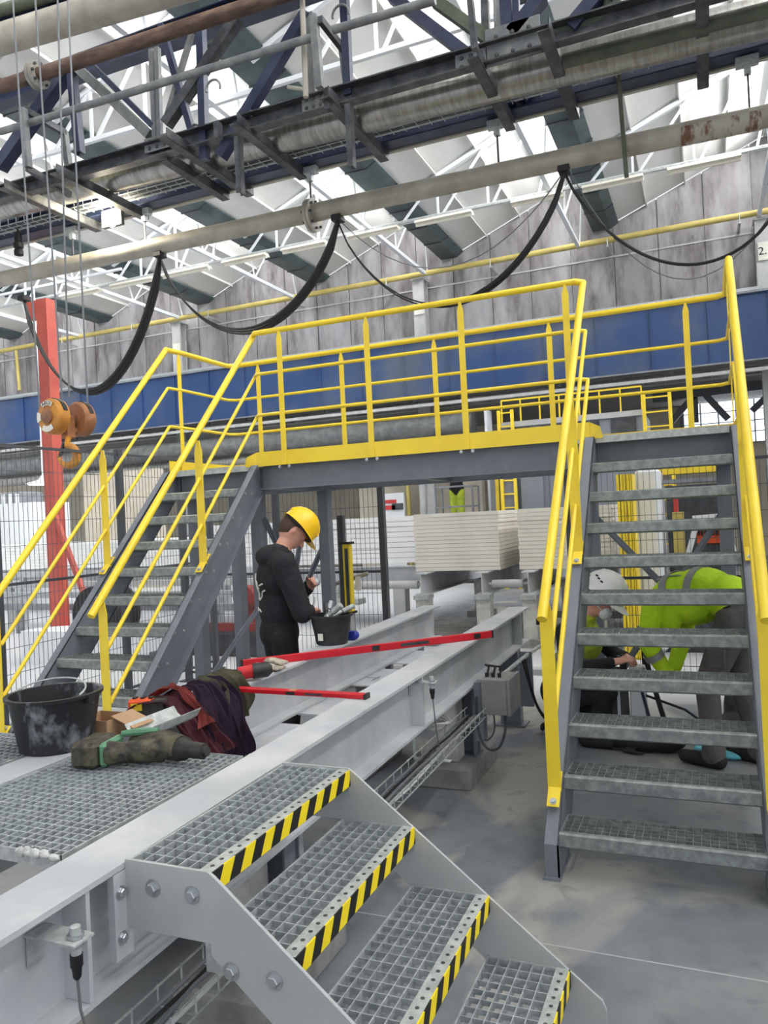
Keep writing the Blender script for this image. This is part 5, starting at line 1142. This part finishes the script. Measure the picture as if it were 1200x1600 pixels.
def hardhat(parent, c, f, up, m, vents=True, s=1.0):
    f = V(f).normalized(); up = V(up); up = (up-f*up.dot(f)).normalized(); l = up.cross(f); M = Matrix((f, l, up)).transposed()
    bm = nb(); n = 36; prof = [(.0, .168), (.05, .162), (.09, .143), (.118, .11), (.135, .07), (.142, .03), (.145, .0)]
    outer = []; 
    for r, z in prof:
        outer.append([V((1.1*max(r, .001)*math.cos(2*math.pi*k/n), .92*max(r, .001)*math.sin(2*math.pi*k/n), z)) for k in range(n)])
    brim = []
    for k in range(n):
        a = 2*math.pi*k/n; e = .012+.055*max(0, math.cos(a))**1.5; brim.append(V(((1.1*.145+e)*math.cos(a), (.92*.145+.012)*math.sin(a), -.008-.014*max(0, math.cos(a)))))
    outer.append(brim)
    inner = [[p*.965 for p in ring] for ring in outer[::-1][1:]]
    rings = outer+inner
    vs = [[bm.verts.new(c+M @ (p*s)) for p in ring] for ring in rings]
    for a, b2 in zip(vs, vs[1:]):
        for k in range(n): bm.faces.new((a[k], a[(k+1) % n], b2[(k+1) % n], b2[k]))
    for k in (-1, 0, 1):                                  # crown ridges
        pts = [c+M @ (V((1.12*.145*math.cos(a), k*.032, .168*math.sin(a)*(1 if k == 0 else .97)))*s) for a in [math.radians(20+14*i) for i in range(11)]]
        tube(bm, pts, .0085*s, 8)
    h = make('hard_hat', bm, m, parent, smooth=True)
    if vents:
        for k in range(3):
            a = math.radians(100+14*k); b = nb(); p = c+M @ (V((1.09*.128*math.cos(a), -.92*.128*math.sin(a), .085+.004*k))*s); box(b, p, (.022, .006, .012), M); make('vent_slot', b, 'ink', h)
    b = nb(); tube(b, [c+M @ (V((1.02*.14*math.cos(a), .86*.14*math.sin(a), -.012))*s) for a in [2*math.pi*i/24 for i in range(25)]], .01*s, 6); make('headband', b, 'rubber', h, smooth=True)
    return h
# ---- worker 1: black hoodie, standing, looking down into the bucket
hd = math.radians(47); f1 = V((math.cos(hd), math.sin(hd), 0)); l1 = V((-f1.y, f1.x, 0)); Z = V((0, 0, 1))
B1 = V((-2.76, 4.62, 0))
def q1(f, l, z): return B1+f1*f+l1*l+Z*z
w1 = thing('person', 'worker in black hoodie and yellow hard hat standing behind the rear beam', 'person', B1)
M1 = Matrix((f1, l1, Z)).transposed()
pr = []
for s in (-1, 1):
    pr += [('c', q1(-.02, s*.1, .93), q1(.02, s*.11, .52), .098, .072, 'trousers_black'), ('c', q1(.02, s*.11, .52), q1(-.03, s*.12, .1), .068, .056, 'trousers_black'),
           ('c', q1(-.05, s*.12, .05), q1(.13, s*.13, .045), .05, .042, 'shoe')]
pr += [('e', q1(-.02, 0, .95), (.135, .175, .15), M1, 'trousers_black'), ('e', q1(-.01, 0, 1.12), (.14, .18, .2), M1, 'cloth_black'), ('e', q1(-.02, 0, 1.32), (.14, .2, .17), M1, 'cloth_black'),
       ('c', q1(-.03, -.13, 1.43), q1(-.03, .13, 1.43), .085, .085, 'cloth_black'), ('c', q1(-.0, 0, 1.44), q1(.05, 0, 1.56), .062, .058, 'skin'),
       ('e', q1(-.075, 0, 1.475), (.085, .13, .075), Matrix((f1, l1, Z)).transposed(), 'cloth_black'), ('e', q1(-.03, 0, 1.51), (.1, .115, .05), M1, 'cloth_black'), ('e', q1(.06, 0, 1.46), (.05, .1, .05), M1, 'cloth_black')]
hc = q1(.12, 0, 1.645); fh = (f1*.62-Z*.78-l1*.15).normalized(); uh = (Z*.62+f1*.78)
# arms: surveyed hands
RH = at(489, 952, Y=4.62); LH = at(488, 912, Y=4.78)
RSh, LSh = q1(-.02, -.2, 1.42), q1(-.0, .2, 1.41)
REl = at(446, 935, Y=4.5); REl = q1(.06, -.29, 1.10); LEl = q1(.16, .26, 1.13)
for sh, el, hn, dd in ((RSh, REl, RH, V((.5, .3, -.6))), (LSh, LEl, LH, V((.8, -.3, .1)))):
    wr = hn-(hn-el).normalized()*.07
    pr += [('c', sh, el, .086, .07, 'cloth_black'), ('c', el, wr, .066, .05, 'cloth_black')]
    hand(pr, wr+(hn-el).normalized()*.02, (hn-el), V((-.2, -.3, -1)) if sh is RSh else V((.2, -.9, .1)), 1.0, .17, -1 if sh is RSh else 1)
head(pr, hc, fh, uh)
body = voxel_body('body', pr, ['cloth_black', 'trousers_black', 'shoe', 'skin'], .0085, 5, w1)
fM = Matrix((fh, (uh-fh*uh.dot(fh)).normalized().cross(fh), (uh-fh*uh.dot(fh)).normalized())).transposed(); up1 = fM @ V((0, 0, 1))
hp_ = [('e', hc-fh*.025+up1*.012, (.092, .083, .108), fM, 'hair')]
voxel_body('hair', hp_, ['hair'], .007, 2, w1)
hardhat(w1, hc+up1*.04+fh*.008, fh, up1, 'hardhat', False, .86)
# white lettering scrawl on the back
for k, (pts) in enumerate(([(.08, .10), (.055, .16), (.05, .05), (.045, -.03)], [(.03, .09), (.0, .07), (.025, .05), (-.01, .035)], [(-.03, .06), (-.09, .075)], [(.03, -.02), (.0, -.04), (-.03, .0), (-.1, .02)], [(.055, -.09), (.05, -.12)], [(.0, -.1), (-.03, -.12)])):
    b = nb(); bk = []
    for u_, v_ in pts:
        t_ = 1.22+v_; bk.append(q1(-.165+.35*u_*u_, u_, t_))
    on = []
    for p in smooth_pts(bk, 2):
        ok, co, nn, ix = body.closest_point_on_mesh(p-B1); on.append(co+nn*.002+B1)
    tube(b, on, .0055, 6); make('back_print', b, 'labelwhite', w1)
b = nb(); tube(b, [RH+V((.0, 0, 0)), RH+V((.03, -.02, .09))], .008, 8); tag(make('pencil_tool', b, 'cardwhite', smooth=True), 'thin white marker held by the standing worker', 'marker')
b = nb(); d = (LH-LEl).normalized(); lathe(b, [(.018, -.03), (.026, -.02), (.026, .02), (.012, .03)], 14, LH+d*.05+V((0, 0, -.01)), V((0, 0, 1)).rotation_difference(V((.3, -.9, .2)).normalized()).to_matrix()); tag(make('hose_fitting', b, 'galvdark', smooth=True), 'round metal fitting held by the standing worker', 'fitting')
# ---- worker 2: kneeling, white helmet, respirator, hi-vis vest
B2 = V((-.95, 5.72, 0)); h2 = math.radians(-8); f2 = V((math.cos(h2), math.sin(h2), 0)); l2 = V((-f2.y, f2.x, 0)); M2 = Matrix((f2, l2, Z)).transposed()
def q2(f, l, z): return B2+f2*f+l2*l+Z*z
w2 = thing('person', 'crouching worker in white hard hat, respirator and yellow vest behind the stair', 'person', B2)
pr = []
pr += [('c', q2(-.12, -.1, .34), q2(.26, -.12, .40), .092, .07, 'cloth_black'), ('c', q2(.26, -.12, .40), q2(.12, -.12, .1), .068, .055, 'cloth_black'), ('c', q2(.08, -.12, .05), q2(.25, -.12, .045), .05, .042, 'shoe'),
       ('c', q2(-.12, .1, .34), q2(.2, .12, .12), .092, .07, 'cloth_black'), ('c', q2(.2, .12, .1), q2(-.18, .12, .07), .066, .05, 'cloth_black'), ('c', q2(-.2, .12, .06), q2(-.3, .12, .04), .045, .04, 'shoe'),
       ('e', q2(-.13, 0, .36), (.14, .17, .14), M2, 'cloth_black'), ('e', q2(-.02, 0, .52), (.145, .18, .19), M2, 'hivisvest'), ('e', q2(.06, 0, .74), (.145, .195, .17), M2, 'hivisvest'),
       ('c', q2(.06, -.12, .85), q2(.06, .12, .85), .078, .078, 'hivisvest'), ('c', q2(.09, 0, .86), q2(.13, 0, .97), .06, .056, 'skin'), ('e', q2(.08, 0, .9), (.09, .1, .05), M2, 'hivisvest')]
hc = q2(.2, 0, 1.05); fh = (f2*.8-Z*.6-l2*.18).normalized(); uh = (Z*.8+f2*.6)
RH = at(972, 1032, Y=5.5); RSh = q2(.0, -.2, .83); REl = q2(.02, -.25, .56)
LSh = q2(.02, .2, .83); LEl = q2(.22, .26, .6); LH = RH+V((.03, .2, -.02))
for sh, el, hn, pn in ((RSh, REl, RH, V((0, .3, -1))), (LSh, LEl, LH, V((0, -.6, -1)))):
    wr = hn-(hn-el).normalized()*.08; pr += [('c', sh, el, .07, .058, 'cloth_black'), ('c', el, wr, .055, .042, 'cloth_black')]
    hand(pr, wr+(hn-el).normalized()*.02, (hn-el), pn, .8, .18, -1 if sh is RSh else 1)
f_, l_, up2, M_ = head(pr, hc, fh, uh)
voxel_body('body', pr, ['hivisvest', 'cloth_black', 'shoe', 'skin'], .0085, 5, w2)
voxel_body('hair', [('e', hc-f_*.025+up2*.012, (.092, .083, .106), M_, 'hair')], ['hair'], .008, 2, w2)
hardhat(w2, hc+up2*.05+f_*.01, fh, up2, 'hatwhite')
b = nb(); ell(b, hc+f_*.1-up2*.06, (.045, .05, .05), M_, 16, 12); rp = make('respirator', b, 'machinewhite', w2, smooth=True)
for s in (-1, 1): b = nb(); tube(b, [hc+f_*.1-up2*.05+l_*.04*s, hc+f_*.02-up2*.03+l_*.084*s, hc-f_*.09-up2*.0+l_*.05*s], .005, 6); make('mask_strap', b, 'labelwhite', rp)
for z, rx, ry in ((.50, .15, .186), (.62, .146, .186)):
    b = nb(); pts = [q2(-.015+.05*(z-.5)*4+rx*math.cos(a), ry*math.sin(a), z) for a in [2*math.pi*i/28 for i in range(29)]]
    for p, q in zip(pts, pts[1:]): bar(b, p, q, .006, .045, (0, 0, 1))
    make('reflective_band', b, 'reflect', w2)
# ---- worker 3: bending over, hi-vis jacket, grey trousers
B3 = V((.07, 5.42, 0)); h3 = math.radians(154); f3 = V((math.cos(h3), math.sin(h3), 0)); l3 = V((-f3.y, f3.x, 0)); M3 = Matrix((f3, l3, Z)).transposed()
def q3(f, l, z): return B3+f3*f+l3*l+Z*z
w3 = thing('person', 'bending worker in fluorescent jacket and grey trousers behind the stair', 'person', B3)
pr = []
for s, ff, kk in ((1, .06, 0), (-1, -.12, .0)):
    kx = .07+ff*.6
    pr += [('c', q3(-.1, s*.1, .95), q3(kx-.02, s*.12, .52), .112, .08, 'trousers_grey'), ('c', q3(kx-.02, s*.12, .52), q3(ff, s*.13, .12), .076, .066, 'trousers_grey'), ('c', q3(ff, s*.13, .14), q3(ff, s*.13, .09), .072, .074, 'trousers_grey'),
           ('c', q3(ff-.03, s*.13, .05), q3(ff+.19, s*.14, .045), .052, .044, 'shoe')]
Rt = Matrix.Rotation(math.radians(62), 3, 'Y')
pr += [('e', q3(-.13, 0, .98), (.14, .18, .16), M3, 'trousers_grey'), ('e', q3(-.02, 0, 1.09), (.17, .185, .14), M3 @ Matrix.Rotation(-.25, 3, 'Y'), 'hivis'), ('e', q3(.14, 0, 1.14), (.2, .2, .135), M3, 'hivis'), ('e', q3(.3, 0, 1.12), (.17, .205, .12), M3 @ Matrix.Rotation(.3, 3, 'Y'), 'hivis'),
       ('e', q3(.22, .0, 1.0), (.19, .18, .11), M3, 'hivis'), ('e', q3(.33, .13, .95), (.1, .07, .13), M3, 'hivis'), ('c', q3(.36, -.12, 1.09), q3(.36, .12, 1.09), .085, .085, 'hivis'), ('c', q3(.4, 0, 1.06), q3(.40, -.05, 1.02), .06, .056, 'skin'), ('e', q3(-.09, 0, 1.03), (.1, .172, .06), M3, 'cloth_black')]
hc = q3(.40, -.07, .99); fh = (-f3*.1-Z*.99).normalized(); uh = (f3*.99-Z*.1)
RH = q3(.33, .12, .52); LH = q3(.45, -.1, .5)
for sh, el, hn, sd in ((q3(.38, .2, 1.06), q3(.42, .25, .79), RH, 1), (q3(.36, -.2, 1.05), q3(.42, -.25, .78), LH, -1)):
    wr = hn+(el-hn).normalized()*.07; pr += [('c', sh, el, .078, .066, 'hivis'), ('c', el, wr, .062, .05, 'hivis')]
    hand(pr, wr+(hn-el).normalized()*.02, (hn-el), f3-l3*.3*sd, .8, .17, sd)
f_, l_, up3, M_ = head(pr, hc, fh, uh)
voxel_body('body', pr, ['hivis', 'trousers_grey', 'cloth_black', 'shoe', 'skin'], .0085, 5, w3)
hardhat(w3, hc+up3*.035, fh, up3, 'hatwhite', False, .82)
def band(parent, c, ax_, rx, ry, upv, w=.05):
    ax_ = V(ax_).normalized(); u = V(upv); u = (u-ax_*u.dot(ax_)).normalized(); v = ax_.cross(u); b = nb()
    pts = [V(c)+u*rx*math.cos(a)+v*ry*math.sin(a) for a in [2*math.pi*i/32 for i in range(33)]]
    for p, q in zip(pts, pts[1:]): bar(b, p, q, .006, w, ax_)
    make('reflective_band', b, 'reflect', parent)
band(w3, q3(.15, 0, 1.14), f3, .14, .206, Z); band(w3, q3(.31, 0, 1.115), f3-Z*.3, .13, .212, Z)
band(w3, q3(.41, .24, .86), V(q3(.42, .25, .79))-V(q3(.38, .2, 1.06)), .076, .076, f3, .045); band(w3, q3(.395, .215, .70), V(RH)-V(q3(.42, .25, .79)), .064, .064, f3, .045)
for s in (-1, 1):
    b = nb(); pts = [q3(.4-.045*i, s*.1, 1.14+.09*math.sin(math.pi*min(1, (i+2.5)/12))) for i in range(11)]
    for p, q in zip(pts, pts[1:]): bar(b, p, q, .045, .006, (0, 0, 1))
    make('shoulder_band', b, 'reflect', w3)
b = nb(); box(b, q3(-.02, .195, .72), (.12, .02, .13), M3); make('leg_pocket', b, 'trousers_grey', w3, bevel=.008)
# ---- distant worker on the lift
BD = V((LX, 18.5, 1.38)); wd = thing('person', 'distant worker in dark jacket and yellow vest on the lift', 'person', BD)
pr = []
for s in (-1, 1): pr += [('c', BD+V((s*.1, 0, .9)), BD+V((s*.1, 0, .08)), .1, .07, 'hivisvest'), ('c', BD+V((s*.1, -.05, .05)), BD+V((s*.1, -.15, .05)), .06, .05, 'shoe'), ('c', BD+V((s*.2, 0, 1.4)), BD+V((s*.35-.2, -.2, 1.25 if s > 0 else 1.3)), .075, .055, 'cloth_black')]
pr += [('e', BD+V((0, 0, 1.0)), (.19, .14, .2), None, 'cloth_black'), ('e', BD+V((0, 0, 1.28)), (.21, .15, .24), None, 'cloth_black'), ('c', BD+V((-.2, -.1, 1.28)), BD+V((-.7, -.2, 1.3)), .07, .05, 'cloth_black'), ('c', BD+V((0, 0, 1.45)), BD+V((0, 0, 1.58)), .06, .06, 'skin')]
head(pr, BD+V((0, -.02, 1.67)), (0, -1, 0), (0, 0, 1)); hand(pr, BD+V((-.7, -.2, 1.3)), (-1, -.2, 0), (0, 0, -1))
voxel_body('body', pr, ['cloth_black', 'hivisvest', 'shoe', 'skin'], .02, 3, wd); hardhat(wd, BD+V((0, -.02, 1.71)), (0, -1, 0), (0, 0, 1), 'hatwhite', False)
# ================================================================== THEIR EQUIPMENT ON THE FLOOR
DX = at(1000, 1108, Y=5.75); DX = V((DX.x, 5.75, 0))
dg_ = thing('core_drill_rig', 'pale upright drilling rig with black rails between the crouching workers', 'drill rig', DX)
b = nb(); bx(b, DX+V((-.22, -.15, 0)), DX+V((.22, .15, .04))); make('base_plate', b, 'machinegrey', dg_)
b = nb(); bx(b, DX+V((-.06, -.06, .04)), DX+V((.05, .06, .56))); make('column', b, 'machinewhite', dg_, bevel=.01)
b = nb(); bx(b, DX+V((-.2, -.07, .04)), DX+V((-.075, .05, .54))); make('motor_housing', b, 'machinedark', dg_, bevel=.015)
b = nb(); bx(b, DX+V((-.145, -.078, .06)), DX+V((-.125, -.07, .52))); make('trim_strip', b, 'machinewhite', dg_)
b = nb(); bar(b, DX+V((.06, -.05, .62)), DX+V((.2, -.05, .04)), .03, .05, (0, 1, 0)); make('brace_rail', b, 'rubber', dg_)
b = nb(); bar(b, DX+V((.0, -.05, .5)), DX+V((.1, -.05, .04)), .02, .03, (0, 1, 0)); make('brace_rail', b, 'navy', dg_)
b = nb(); tube(b, [DX+V((.06, -.04, .58)), DX+V((.06, -.04, .72))], .028, 10); make('handle', b, 'rubber', dg_, smooth=True)
b = nb(); tube(b, [DX+V((-.1, -.02, .54)), DX+V((-.09, -.02, .64))], .025, 10); lathe(b, [(.05, .6), (.05, .63)], 16, DX+V((-.09, -.02, 0))); make('crank', b, 'rubber', dg_, smooth=True)
b = nb(); tube(b, [DX+V((.05, -.05, .36)), DX+V((.3, .0, .26)), DX+V((.55, .1, .05)), DX+V((.9, .15, .012))], .009, 8); make('power_cable', b, 'rubber', dg_, smooth=True)
c = at(1010, 1180, Z=0); pr = [('e', c+V((0, .12, .07)), (.24, .13, .075), Matrix.Rotation(.15, 3, 'Z'), 'shoe'), ('e', c+V((.12, .12, .08)), (.14, .12, .085), None, 'shoe'), ('c', c+V((-.15, .0, .02)), c+V((-.02, -.03, .02)), .012, .012, 'shoe'), ('e', c+V((-.2, .14, .06)), (.12, .1, .06), None, 'shoe')]
voxel_body('tool_bag', pr, ['shoe'], .01, 4, None, 'black soft tool bag on the floor behind the stair', 'bag')
c = at(1128, 1188, Z=0); pr = [('e', c+V((0, .12, .03)), (.15, .1, .035), Matrix.Rotation(.3, 3, 'Z'), 'cyan'), ('e', c+V((.06, .06, .025)), (.1, .07, .03), None, 'cyan'), ('e', c+V((-.09, .16, .02)), (.09, .06, .025), None, 'cyan'), ('e', c+V((.1, .16, .03)), (.08, .08, .035), None, 'cyan')]
voxel_body('plastic_bag', pr, ['cyan'], .009, 3, None, 'crumpled cyan plastic bag on the floor behind the stair', 'bag')
c = at(1165, 1095, Y=6.1); pr = [('e', (c.x-.05, 6.1, .2), (.1, .1, .2), None, 'machinedark'), ('e', (c.x-.06, 6.05, .1), (.13, .12, .1), None, 'machinedark')]
voxel_body('equipment_bag', pr, ['machinedark'], .012, 3, None, 'dark equipment bag by the right stair leg', 'bag')
